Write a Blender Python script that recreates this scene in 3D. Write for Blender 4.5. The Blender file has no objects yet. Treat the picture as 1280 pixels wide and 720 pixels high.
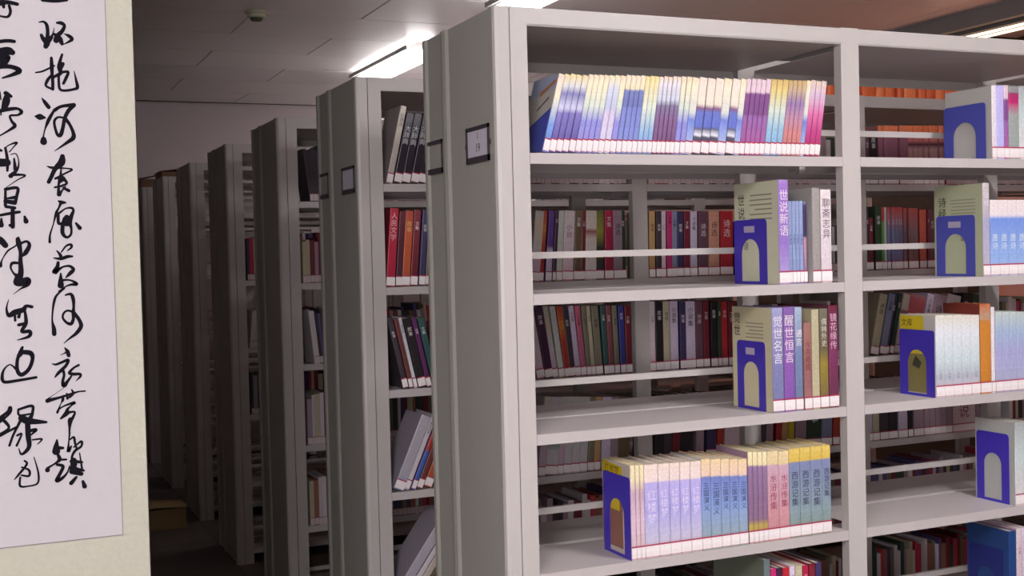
import bpy, bmesh, math, random
from mathutils import Vector, Matrix
random.seed(7)
scene = bpy.context.scene
col = scene.collection
PI = math.pi

# ---------------------------------------------------------------- camera
cam_d = bpy.data.cameras.new('camera')
cam = bpy.data.objects.new('camera', cam_d)
col.objects.link(cam)
F = 1499.6
cam_d.sensor_width = 36.0
cam_d.lens = F / 1280 * 36.0
cam_d.clip_start = 0.05
PITCH, YAW, ROLL = math.radians(1.566), math.radians(23.716), math.radians(-1.4117)
fw = Vector((math.sin(YAW) * math.cos(PITCH), math.cos(YAW) * math.cos(PITCH), -math.sin(PITCH)))
rt = Vector((math.cos(YAW), -math.sin(YAW), 0))
up = rt.cross(fw)
r2 = math.cos(ROLL) * rt + math.sin(ROLL) * up
u2 = -math.sin(ROLL) * rt + math.cos(ROLL) * up
m = Matrix((r2, u2, -fw)).transposed().to_4x4()
m.translation = (-1.154, -2.6996, 1.5783)
cam.matrix_world = m
scene.camera = cam

# ---------------------------------------------------------------- world, view
world = bpy.data.worlds.new('world')
scene.world = world
world.use_nodes = True
world.node_tree.nodes['Background'].inputs[0].default_value = (0.75, 0.8, 0.9, 1)
world.node_tree.nodes['Background'].inputs[1].default_value = 0.015
scene.view_settings.view_transform = 'Standard'
scene.view_settings.look = 'None'
scene.view_settings.exposure = 0.42
scene.view_settings.gamma = 1.0

# ---------------------------------------------------------------- lights (added fill areas; the lamps build their own)
def area(name, loc, rot, sx, sy, power, colr, spread=PI):
    l = bpy.data.lights.new(name, 'AREA')
    l.shape = 'RECTANGLE'; l.size = sx; l.size_y = sy; l.energy = power; l.color = colr; l.spread = spread
    o = bpy.data.objects.new(name, l); col.objects.link(o)
    o.location = loc; o.rotation_euler = rot
    return o
area('near_fill', (-2.5, -5.4, 1.7), (PI / 2, 0, -0.35), 1.1, 1.7, 55, (1.0, 0.98, 0.97))  # added fill light from behind the camera
area('warm_fill', (4.78, 1.9, 1.55), (PI / 2 + 0.25, 0, PI / 2), 2.6, 1.5, 14, (1.0, 0.42, 0.27))  # added warm fill to redden the ceiling; no curtain hangs here
LAMP_STRENGTH = 6.0
LAMP_ROOM = 60.0

# ---------------------------------------------------------------- materials
def lin(c):
    r = []
    for v in c[:3]:
        v /= 255.0
        r.append(v / 12.92 if v <= 0.04045 else ((v + 0.055) / 1.055) ** 2.4)
    return (r[0], r[1], r[2], 1)
MATS = {}
def mat(name, c, rough=0.5, metal=0.0, emit=None, noise=0.0, nscale=40, bump=0.0, spec=0.5):
    if name in MATS: return MATS[name]
    mt = bpy.data.materials.new(name); mt.use_nodes = True
    nt = mt.node_tree; b = nt.nodes['Principled BSDF']
    b.inputs['Base Color'].default_value = lin(c)
    b.inputs['Roughness'].default_value = rough
    b.inputs['Metallic'].default_value = metal
    b.inputs['Specular IOR Level'].default_value = spec
    if emit:
        b.inputs['Emission Color'].default_value = lin(emit[0]); b.inputs['Emission Strength'].default_value = emit[1]
    if noise or bump:
        tc = nt.nodes.new('ShaderNodeTexCoord'); n = nt.nodes.new('ShaderNodeTexNoise')
        n.inputs['Scale'].default_value = nscale; n.inputs['Detail'].default_value = 4
        nt.links.new(tc.outputs['Object'], n.inputs['Vector'])
        if noise:
            r = nt.nodes.new('ShaderNodeMapRange')
            r.inputs['To Min'].default_value = 1 - noise; r.inputs['To Max'].default_value = 1 + noise
            nt.links.new(n.outputs['Fac'], r.inputs['Value'])
            mx = nt.nodes.new('ShaderNodeVectorMath'); mx.operation = 'SCALE'
            mx.inputs[0].default_value = lin(c)[:3]
            nt.links.new(r.outputs['Result'], mx.inputs['Scale'])
            nt.links.new(mx.outputs['Vector'], b.inputs['Base Color'])
        if bump:
            bp = nt.nodes.new('ShaderNodeBump'); bp.inputs['Strength'].default_value = bump
            bp.inputs['Distance'].default_value = 0.002
            nt.links.new(n.outputs['Fac'], bp.inputs['Height'])
            nt.links.new(bp.outputs['Normal'], b.inputs['Normal'])
    MATS[name] = mt
    return mt
def ramp_mat(name, stops, rough=0.35, interp='LINEAR', grain=0.1):
    """Colour print running up a spine: a ramp over the generated height plus a fine print grain."""
    if name in MATS: return MATS[name]
    mt = bpy.data.materials.new(name); mt.use_nodes = True
    nt = mt.node_tree; b = nt.nodes['Principled BSDF']; b.inputs['Roughness'].default_value = rough
    tc = nt.nodes.new('ShaderNodeTexCoord'); sp = nt.nodes.new('ShaderNodeSeparateXYZ')
    nt.links.new(tc.outputs['Generated'], sp.inputs[0])
    rp = nt.nodes.new('ShaderNodeValToRGB'); rp.color_ramp.interpolation = interp
    el = rp.color_ramp.elements
    while len(el) < len(stops): el.new(0.5)
    for e, (p, c) in zip(el, stops):
        e.position = p; e.color = lin(c)
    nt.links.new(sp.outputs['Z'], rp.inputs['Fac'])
    n = nt.nodes.new('ShaderNodeTexNoise'); n.inputs['Scale'].default_value = 120; n.inputs['Detail'].default_value = 2
    nt.links.new(tc.outputs['Object'], n.inputs['Vector'])
    r = nt.nodes.new('ShaderNodeMapRange'); r.inputs['From Min'].default_value = 0.3; r.inputs['From Max'].default_value = 0.7
    r.inputs['To Min'].default_value = 1 - grain; r.inputs['To Max'].default_value = 1 + grain
    nt.links.new(n.outputs['Fac'], r.inputs['Value'])
    mx = nt.nodes.new('ShaderNodeVectorMath'); mx.operation = 'SCALE'
    nt.links.new(rp.outputs['Color'], mx.inputs[0]); nt.links.new(r.outputs['Result'], mx.inputs['Scale'])
    nt.links.new(mx.outputs['Vector'], b.inputs['Base Color'])
    MATS[name] = mt
    return mt

steel = mat('ivory_steel', (192, 186, 184), 0.42, noise=0.03, nscale=9, bump=0.15)
steel_panel = mat('shaded_panel_paint', (174, 171, 164), 0.5, noise=0.04, nscale=14, bump=0.2)  # same paint as the uprights, darker tone puts shade on the end faces
shelf_m = mat('shelf_paint', (192, 184, 185), 0.42, noise=0.03, nscale=7)
frame_m = mat('holder_plastic', (70, 64, 72), 0.4)
card_m = mat('card_paper', (214, 206, 222), 0.7)
ink_m = mat('ink', (12, 9, 18), 0.9, spec=0.15)
paper_m = mat('calligraphy_paper', (170, 165, 170), 0.85, noise=0.03, nscale=60)
silk_m = mat('silk_mount', (166, 163, 150), 0.7, noise=0.07, nscale=90, bump=0.6)
page_m = mat('page_block', (196, 186, 170), 0.8, noise=0.08, nscale=200)
blue_m = mat('bookend_blue', (66, 50, 176), 0.4)
blue2_m = mat('bookend_slate_blue', (72, 78, 170), 0.4)
navy_m = mat('bookend_navy', (32, 40, 110), 0.4)
sticker_m = mat('bookend_sticker', (176, 168, 190), 0.6)
cardboard = mat('cardboard', (128, 92, 72), 0.8, noise=0.1, nscale=30)
tile_m = mat('ceiling_tile', (236, 230, 228), 0.36, noise=0.04, nscale=160, bump=0.12)
grid_m = mat('ceiling_joint', (50, 46, 44), 0.8)
wall_m = mat('wall_paint', (228, 216, 220), 0.8, noise=0.03, nscale=5)
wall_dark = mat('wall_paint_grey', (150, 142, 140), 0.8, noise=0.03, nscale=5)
brown_wall = mat('brown_panelling', (92, 66, 50), 0.7, noise=0.1, nscale=8)
board_m = mat('display_board', (150, 148, 138), 0.8)
dark_edge = mat('board_edging', (44, 42, 40), 0.6)

def floor_material():
    mt = bpy.data.materials.new('floor_terrazzo'); mt.use_nodes = True
    nt = mt.node_tree; b = nt.nodes['Principled BSDF']; b.inputs['Roughness'].default_value = 0.45
    tc = nt.nodes.new('ShaderNodeTexCoord'); br = nt.nodes.new('ShaderNodeTexBrick')
    br.offset = 0; br.inputs['Scale'].default_value = 1.0
    br.inputs['Brick Width'].default_value = 0.6; br.inputs['Row Height'].default_value = 0.6
    br.inputs['Mortar Size'].default_value = 0.004
    br.inputs['Color1'].default_value = lin((104, 94, 90)); br.inputs['Color2'].default_value = lin((98, 90, 86))
    br.inputs['Mortar'].default_value = lin((60, 54, 52))
    nt.links.new(tc.outputs['Object'], br.inputs['Vector']); nt.links.new(br.outputs['Color'], b.inputs['Base Color'])
    return mt
floor_m = floor_material()

# brush strokes of the calligraphy: (x, z, half width) in metres on the scroll
INK = [["r0",[[[-1.0528,2.0112,0.0021],[-1.034,2.0118,0.0029],[-1.0155,2.0135,0.0018]]]],["r1",[[[-1.059,1.9752,0.0008],[-1.0519,1.9762,0.0016],[-1.0475,1.971,0.0023],[-1.0464,1.9603,0.0023],[-1.0472,1.9516,0.0026]],[[-1.0562,1.9544,0.0021],[-1.0538,1.9491,0.0029],[-1.0485,1.9429,0.0042],[-1.0502,1.9363,0.0031]],[[-1.0411,1.9519,0.0026],[-1.0464,1.943,0.0026]],[[-1.0365,1.9673,0.0003],[-1.0383,1.9585,0.001],[-1.0416,1.9508,0.0018]],[[-1.0316,1.9757,0.0016],[-1.025,1.9755,0.0026],[-1.0205,1.9714,0.0021],[-1.0244,1.9625,0.0026],[-1.0318,1.9545,0.0031],[-1.0341,1.9468,0.0036]],[[-1.0358,1.9565,0.0021],[-1.0289,1.9503,0.0036],[-1.0251,1.9418,0.0023]],[[-1.0214,1.9583,0.0005],[-1.0144,1.9554,0.0023],[-1.0094,1.9502,0.0023],[-1.0168,1.9444,0.0013],[-1.0241,1.9408,0.0005]]]],["r2",[[[-1.0422,1.9183,0.0018],[-1.0421,1.9042,0.0026],[-1.042,1.8912,0.0021],[-1.0414,1.8804,0.0021],[-1.0418,1.8674,0.0021]],[[-1.0668,1.8935,0.001],[-1.0561,1.8961,0.0013],[-1.0385,1.9054,0.0013]],[[-1.0431,1.8901,0.0016],[-1.0495,1.8812,0.0021],[-1.0518,1.8725,0.0016],[-1.0418,1.8674,0.0016]],[[-1.0256,1.9244,0.0016],[-1.0291,1.9134,0.0021],[-1.0304,1.9036,0.0031],[-1.0292,1.8939,0.0026],[-1.0381,1.8881,0.0018],[-1.0413,1.8837,0.001]],[[-1.0251,1.9092,0.0026],[-1.0284,1.9037,0.0031]],[[-1.0286,1.895,0.0018],[-1.0173,1.8965,0.0018],[-1.0207,1.8866,0.0021],[-1.0251,1.8772,0.0018]],[[-1.0318,1.8916,0.0016],[-1.0322,1.8785,0.0018],[-1.0306,1.8677,0.0018],[-1.0224,1.8658,0.0018],[-1.009,1.8685,0.0018],[-1.0037,1.8719,0.0023],[-1.0054,1.8839,0.0016],[-1.008,1.898,0.0005]]]],["r3",[[[-1.0591,1.8528,0.0005],[-1.0546,1.846,0.0024],[-1.049,1.838,0.0027]],[[-1.0707,1.8229,0.0006],[-1.0631,1.8219,0.0042],[-1.0554,1.8208,0.0015]],[[-1.0584,1.7854,0.0036],[-1.0585,1.7816,0.0045]],[[-1.0596,1.7853,0.0012],[-1.0561,1.8006,0.0009],[-1.0503,1.8158,0.0024],[-1.0427,1.8299,0.0018],[-1.039,1.8351,0.0018]],[[-1.0402,1.8332,0.0024],[-1.0293,1.8398,0.0021],[-1.01,1.8429,0.0027]],[[-1.01,1.8422,0.0027],[-1.0187,1.8331,0.0027],[-1.0251,1.8202,0.0024],[-1.028,1.8062,0.0024],[-1.032,1.7934,0.0027],[-1.0368,1.7933,0.0021],[-1.0405,1.8059,0.0018],[-1.0408,1.8161,0.0018],[-1.0352,1.8219,0.0015],[-1.0275,1.8214,0.0015]],[[-1.0251,1.8202,0.003],[-1.0182,1.8115,0.0021],[-1.0127,1.7976,0.0024],[-1.013,1.7886,0.003],[-1.0228,1.7808,0.0021],[-1.0351,1.7718,0.0011],[-1.0424,1.7666,0.0004]]]],["r4",[[[-1.0305,1.7583,0.0031],[-1.0324,1.748,0.0047],[-1.042,1.7381,0.0031],[-1.0485,1.725,0.0026],[-1.0529,1.7163,0.0026]],[[-1.0546,1.7418,0.0006],[-1.048,1.7397,0.0018],[-1.0368,1.7392,0.0016],[-1.0266,1.7387,0.001],[-1.0163,1.7366,0.0013],[-1.0289,1.7295,0.0013],[-1.0425,1.7218,0.0016]],[[-1.0333,1.7371,0.001],[-1.0342,1.7262,0.0021],[-1.0333,1.7218,0.0047],[-1.0377,1.7131,0.0016],[-1.0382,1.6956,0.0026]],[[-1.0425,1.7218,0.0013],[-1.0322,1.724,0.0021],[-1.0282,1.7196,0.0021],[-1.0253,1.7142,0.0016],[-1.0337,1.7098,0.0016],[-1.044,1.7076,0.0013]],[[-1.0372,1.6956,0.0026],[-1.0329,1.7022,0.0013],[-1.0276,1.7087,0.001]],[[-1.0307,1.7065,0.0016],[-1.0226,1.7022,0.0023]]]],["r5",[[[-1.0391,1.6853,0.001],[-1.0346,1.6831,0.0026],[-1.0284,1.6825,0.0013]],[[-1.0356,1.6814,0.0021],[-1.039,1.6738,0.0013],[-1.0433,1.6651,0.0018],[-1.048,1.6477,0.0008],[-1.0536,1.6304,0.0013],[-1.0546,1.6184,0.0018]],[[-1.0433,1.6662,0.0016],[-1.0392,1.6651,0.0016],[-1.0287,1.6727,0.001],[-1.0194,1.6737,0.0018],[-1.0165,1.6693,0.0018],[-1.0199,1.6605,0.0026],[-1.0223,1.6496,0.0026],[-1.0206,1.6386,0.0016],[-1.0219,1.6299,0.0016],[-1.0282,1.6256,0.0018],[-1.0342,1.6323,0.0026],[-1.0337,1.6454,0.0026],[-1.0313,1.6574,0.0016]],[[-1.0271,1.6584,0.0036],[-1.0274,1.6497,0.0052]],[[-1.0403,1.6629,0.0021],[-1.0398,1.6487,0.0021],[-1.0326,1.6497,0.0016]],[[-1.013,1.6484,0.0016],[-1.0076,1.6407,0.0029]]]],["r6",[[[-1.0443,1.6041,0.0008],[-1.0394,1.5974,0.0021],[-1.0376,1.5908,0.0023]],[[-1.0493,1.5922,0.0008],[-1.0386,1.5908,0.0021],[-1.0282,1.5939,0.0023],[-1.0205,1.5942,0.0013]],[[-1.0372,1.6017,0.001],[-1.0297,1.6114,0.0013],[-1.0224,1.6135,0.0018],[-1.0215,1.6091,0.0016],[-1.0279,1.6037,0.0008]],[[-1.0429,1.5844,0.0021],[-1.0441,1.5778,0.0026],[-1.0485,1.5692,0.0036],[-1.0422,1.5734,0.0021],[-1.0349,1.5776,0.0013],[-1.0256,1.5784,0.0018],[-1.0196,1.5728,0.0023],[-1.025,1.5664,0.0026],[-1.0314,1.56,0.001]],[[-1.0394,1.5668,0.001],[-1.0397,1.558,0.0026],[-1.04,1.5471,0.0042]],[[-1.0388,1.5536,0.0021],[-1.0346,1.5557,0.0016],[-1.0243,1.5548,0.0013],[-1.0152,1.5485,0.0023],[-1.0246,1.5477,0.0016],[-1.0329,1.5447,0.001],[-1.0434,1.5374,0.001]]]],["r7",[[[-1.0341,1.5419,0.0009],[-1.0464,1.5315,0.0015],[-1.0509,1.5214,0.0018],[-1.0538,1.505,0.0012],[-1.0549,1.4897,0.0012],[-1.0529,1.4769,0.0027],[-1.0526,1.4679,0.003]],[[-1.0332,1.531,0.0012],[-1.0248,1.532,0.0021],[-1.0214,1.5229,0.0024],[-1.0212,1.5113,0.0018],[-1.0221,1.5024,0.0024],[-1.0225,1.4909,0.0021],[-1.0264,1.4833,0.0024],[-1.0335,1.4862,0.0018],[-1.0386,1.4941,0.0015],[-1.0366,1.5017,0.0015],[-1.0305,1.5053,0.0015],[-1.0221,1.5024,0.0018]],[[-1.021,1.501,0.0024],[-1.014,1.4905,0.0024],[-1.0108,1.4788,0.0027],[-1.0184,1.4676,0.0024],[-1.0296,1.4591,0.0013],[-1.0382,1.4519,0.0005]]]],["r8",[[[-1.0372,1.4445,0.0008],[-1.0333,1.4382,0.0026],[-1.0315,1.4315,0.0026]],[[-1.0323,1.4382,0.0021],[-1.0386,1.4352,0.0008],[-1.0443,1.4328,0.0004]],[[-1.0575,1.4193,0.0006],[-1.0514,1.4178,0.0016],[-1.0421,1.4211,0.0018],[-1.0327,1.4239,0.0021],[-1.0361,1.4153,0.0021],[-1.0436,1.408,0.0023],[-1.0489,1.4029,0.0021],[-1.0537,1.3972,0.001]],[[-1.0415,1.409,0.0021],[-1.0397,1.4001,0.0018],[-1.0421,1.3893,0.0021],[-1.0403,1.3826,0.0031],[-1.0349,1.3888,0.0021],[-1.0285,1.3972,0.0013]],[[-1.0165,1.4147,0.0016],[-1.0249,1.4102,0.0016],[-1.0314,1.4029,0.0021],[-1.0252,1.4003,0.0023],[-1.0149,1.3997,0.0018],[-1.015,1.3953,0.0016],[-1.0215,1.389,0.0005]]]],["r9",[[[-1.0408,1.3788,0.0003],[-1.0533,1.3702,0.0003],[-1.0634,1.3638,0.0008],[-1.0663,1.3592,0.0031]],[[-1.0663,1.3592,0.0028],[-1.0457,1.3637,0.0017],[-1.0277,1.3684,0.0017],[-1.0186,1.3708,0.0011],[-1.0079,1.3712,0.0011]],[[-1.0423,1.3659,0.0011],[-1.0431,1.3588,0.002],[-1.0461,1.353,0.0007],[-1.0515,1.3403,0.0017],[-1.0521,1.338,0.0011]],[[-1.0366,1.369,0.0011],[-1.0358,1.3606,0.0017]],[[-1.0286,1.3745,0.0011],[-1.0266,1.3683,0.0017],[-1.0323,1.3628,0.0017]],[[-1.0497,1.3438,0.0011],[-1.0406,1.3491,0.0012],[-1.0248,1.3533,0.002],[-1.0306,1.3483,0.0011],[-1.0364,1.3428,0.002],[-1.0377,1.3369,0.0034],[-1.0468,1.3287,0.0014]],[[-1.0377,1.3369,0.002],[-1.0253,1.3378,0.0014],[-1.029,1.3279,0.0022],[-1.0325,1.3246,0.0034],[-1.034,1.3128,0.0017],[-1.035,1.2991,0.001]]]],["r10",[[[-1.054,1.2936,0.0013],[-1.0556,1.2821,0.0039],[-1.0559,1.2752,0.0052]],[[-1.0557,1.2807,0.0032],[-1.0454,1.2798,0.0019]],[[-1.0535,1.2695,0.0019],[-1.0512,1.2611,0.0026],[-1.0591,1.2549,0.0013],[-1.0695,1.249,0.0019],[-1.0702,1.2457,0.0032]],[[-1.0512,1.2611,0.0016],[-1.0409,1.2604,0.0014]],[[-1.0553,1.2532,0.0019],[-1.0464,1.2496,0.0023],[-1.0506,1.239,0.0023],[-1.0568,1.2272,0.0026],[-1.0497,1.2292,0.0023],[-1.0404,1.238,0.0013],[-1.0361,1.25,0.0006]],[[-1.0343,1.3037,0.0014],[-1.0361,1.2886,0.001],[-1.0373,1.2736,0.0023],[-1.0325,1.2814,0.0013]],[[-1.0341,1.2926,0.001],[-1.0281,1.2962,0.0016],[-1.0265,1.2864,0.0016],[-1.0242,1.2766,0.0013]],[[-1.0287,1.2797,0.001],[-1.0167,1.2884,0.0016],[-1.017,1.2801,0.0016],[-1.0263,1.274,0.0019],[-1.0317,1.2648,0.0016],[-1.032,1.2552,0.0016]],[[-1.0199,1.2693,0.0008],[-1.0179,1.2511,0.0013],[-1.0169,1.2413,0.0016]],[[-1.032,1.2565,0.0032],[-1.0165,1.2537,0.0016]],[[-1.0296,1.2508,0.0045],[-1.0294,1.2577,0.0039]],[[-1.0337,1.2456,0.0032],[-1.0144,1.2397,0.0016]],[[-1.0325,1.24,0.0039],[-1.0184,1.2345,0.0029]],[[-1.0298,1.2439,0.0045],[-1.0292,1.2418,0.0045]],[[-1.0264,1.2297,0.0019],[-1.0345,1.2208,0.0029]],[[-1.0163,1.2218,0.0019],[-1.0139,1.2133,0.0032]]]],["l0",[[[-1.1201,2.0016,0.0038],[-1.1055,2.0045,0.0029],[-1.091,2.0024,0.0024]],[[-1.1126,2.0079,0.0029],[-1.1112,1.9963,0.0019]],[[-1.103,1.9988,0.0019],[-1.1015,1.9891,0.0019],[-1.1063,1.981,0.0017],[-1.1189,1.9822,0.0011]]]],["l1",[[[-1.1293,1.9388,0.0024],[-1.1094,1.9427,0.0024],[-1.0976,1.9423,0.0024]],[[-1.1299,1.9213,0.0048],[-1.1081,1.9262,0.0057],[-1.1009,1.9245,0.0038]],[[-1.1176,1.914,0.0076],[-1.1103,1.9163,0.0057],[-1.1161,1.9043,0.0048]],[[-1.1307,1.8979,0.0029],[-1.1162,1.9014,0.0029],[-1.1017,1.901,0.0029],[-1.0909,1.8955,0.0033],[-1.1003,1.8893,0.0024],[-1.1168,1.8828,0.0011]]]],["l2",[[[-1.1217,1.8608,0.0012],[-1.1204,1.8484,0.0009]],[[-1.1143,1.8586,0.0018],[-1.112,1.8599,0.0018],[-1.1052,1.8539,0.0021]],[[-1.1109,1.8562,0.003],[-1.1124,1.8462,0.0048],[-1.1163,1.8336,0.0036]],[[-1.1292,1.827,0.0018],[-1.1175,1.8311,0.0024],[-1.1047,1.8339,0.0024],[-1.0955,1.8342,0.0018],[-1.0904,1.8293,0.0024],[-1.0958,1.8241,0.0015],[-1.1074,1.8226,0.0015],[-1.1054,1.8139,0.0018],[-1.101,1.8065,0.0024],[-1.1105,1.7988,0.0015],[-1.1247,1.7898,0.0009]],[[-1.1221,1.8322,0.0012],[-1.1207,1.8235,0.0009]]]],["l3",[[[-1.1282,1.7685,0.0026],[-1.1223,1.7665,0.0016]],[[-1.1328,1.7471,0.0057],[-1.1151,1.7473,0.0052]],[[-1.1173,1.7697,0.001],[-1.1112,1.7752,0.0008],[-1.0991,1.7797,0.0016],[-1.1033,1.7732,0.0008],[-1.1105,1.7645,0.0008]],[[-1.1163,1.7708,0.0016],[-1.1139,1.7516,0.0021],[-1.1145,1.7344,0.0016]],[[-1.1087,1.7602,0.0006],[-1.1007,1.7614,0.0008],[-1.0971,1.7496,0.0008],[-1.0995,1.7367,0.0016],[-1.1098,1.7259,0.0031]],[[-1.1039,1.7538,0.0012],[-1.1025,1.7366,0.0026]],[[-1.1078,1.728,0.0021],[-1.0878,1.727,0.0012],[-1.1001,1.7194,0.0008],[-1.1184,1.7065,0.0004]]]],["l4",[[[-1.1185,1.7044,0.0021],[-1.1005,1.7065,0.0021],[-1.1019,1.6936,0.0021],[-1.1043,1.6829,0.0021]],[[-1.1185,1.7022,0.0016],[-1.1193,1.6787,0.0021]],[[-1.119,1.6894,0.001],[-1.103,1.6915,0.0026]],[[-1.1191,1.6851,0.0026],[-1.1053,1.6829,0.0031]],[[-1.1184,1.6765,0.0021],[-1.1056,1.6743,0.0021]],[[-1.1337,1.6616,0.0016],[-1.1118,1.6657,0.0021],[-1.0988,1.6678,0.0019]],[[-1.1086,1.6743,0.0026],[-1.1096,1.6442,0.0029]],[[-1.1135,1.6464,0.0021],[-1.1095,1.6453,0.0023]],[[-1.126,1.6573,0.0012],[-1.1263,1.6465,0.0031]],[[-1.0911,1.6601,0.0016],[-1.0893,1.6526,0.0033]]]],["l5",[[[-1.1343,1.6245,0.0042],[-1.1284,1.623,0.0042],[-1.1215,1.6143,0.0038]],[[-1.1298,1.5815,0.0024],[-1.1269,1.5915,0.0008],[-1.1178,1.6056,0.0012],[-1.1056,1.614,0.001],[-1.1012,1.6268,0.001]],[[-1.1026,1.624,0.0028],[-1.1015,1.6168,0.0035],[-1.0993,1.6038,0.0024],[-1.0998,1.5879,0.0028],[-1.0997,1.5707,0.0035],[-1.1035,1.5578,0.0048]],[[-1.0988,1.6167,0.0017],[-1.0894,1.6201,0.0017],[-1.0856,1.6136,0.0024],[-1.0913,1.6022,0.0031],[-1.0968,1.5965,0.0014]],[[-1.1012,1.5851,0.0017],[-1.1118,1.5854,0.0021],[-1.1147,1.5783,0.0014],[-1.111,1.5695,0.0014],[-1.1059,1.5636,0.0028],[-1.1076,1.5536,0.0035],[-1.0996,1.5534,0.0048],[-1.0901,1.5574,0.0042],[-1.0903,1.5502,0.0028],[-1.1013,1.5433,0.001],[-1.1122,1.5351,0.0003]]]],["l6",[[[-1.1194,1.5267,0.0004],[-1.1231,1.5129,0.0013],[-1.1203,1.5011,0.0025],[-1.1115,1.5054,0.0039],[-1.0984,1.5095,0.0034],[-1.0939,1.5152,0.0022],[-1.0852,1.5137,0.0022]],[[-1.1115,1.5054,0.0017],[-1.1109,1.4925,0.0016]],[[-1.1028,1.5074,0.0013],[-1.1053,1.4981,0.0022]],[[-1.0962,1.5094,0.0016],[-1.0948,1.4882,0.0025],[-1.1017,1.4745,0.0022],[-1.0898,1.4739,0.0025],[-1.0911,1.4658,0.0022],[-1.1087,1.4608,0.0006]],[[-1.1057,1.4852,0.0022],[-1.0948,1.4871,0.0022]]]],["l7",[[[-1.1015,1.4487,0.0017],[-1.1028,1.4417,0.0028],[-1.0899,1.4386,0.0034],[-1.0869,1.429,0.0025],[-1.0929,1.4129,0.0025],[-1.1041,1.4042,0.0028],[-1.1103,1.4116,0.0025],[-1.1098,1.428,0.0022],[-1.105,1.4418,0.0022]],[[-1.1074,1.4349,0.0028],[-1.104,1.4394,0.0034]],[[-1.1124,1.4141,0.0017],[-1.1208,1.4216,0.0009],[-1.1296,1.4151,0.0013],[-1.1332,1.4037,0.002],[-1.1303,1.3942,0.0022],[-1.1109,1.3952,0.002],[-1.0824,1.3986,0.0018]]]],["l8",[[[-1.1231,1.3515,0.0028],[-1.1255,1.3446,0.0034],[-1.1387,1.334,0.0039],[-1.1432,1.3296,0.0034]],[[-1.1387,1.3363,0.0017],[-1.1303,1.3286,0.0022],[-1.1264,1.3189,0.0017],[-1.1396,1.3095,0.0022],[-1.145,1.3064,0.0017]],[[-1.1396,1.3083,0.0022],[-1.1265,1.3143,0.0017],[-1.1134,1.3202,0.0017]],[[-1.1103,1.3482,0.0017],[-1.0905,1.3526,0.002],[-1.0898,1.3419,0.002],[-1.0934,1.3328,0.0028]],[[-1.1113,1.3483,0.0013],[-1.1095,1.3387,0.0016],[-1.0931,1.3398,0.0013]],[[-1.1064,1.3338,0.0045],[-1.0957,1.3282,0.0045],[-1.0695,1.3243,0.0017]],[[-1.1064,1.3338,0.0022],[-1.1134,1.3202,0.0017],[-1.1203,1.3067,0.0016],[-1.1262,1.2908,0.0016]],[[-1.0979,1.3284,0.0034],[-1.0976,1.3048,0.0034],[-1.0971,1.2859,0.0028],[-1.1083,1.2751,0.0017],[-1.1124,1.2849,0.0006]],[[-1.1138,1.3062,0.0016],[-1.1073,1.308,0.0013],[-1.1154,1.2898,0.0016]],[[-1.0962,1.3118,0.0022],[-1.0853,1.3132,0.0022],[-1.0943,1.3045,0.0009]],[[-1.0913,1.2972,0.0011],[-1.077,1.2972,0.0013],[-1.0838,1.2895,0.0007]]]],["l9",[[[-1.1044,1.2641,0.0013],[-1.1013,1.258,0.0016],[-1.1138,1.2426,0.0016],[-1.1205,1.235,0.0006]],[[-1.109,1.254,0.0011],[-1.0983,1.2482,0.0016],[-1.0987,1.2388,0.0016],[-1.1095,1.241,0.0013]],[[-1.1118,1.2377,0.0013],[-1.1122,1.2236,0.0016],[-1.0992,1.2223,0.0011],[-1.086,1.2257,0.0013],[-1.0843,1.2422,0.0013],[-1.09,1.2687,0.0006]]]]]
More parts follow.
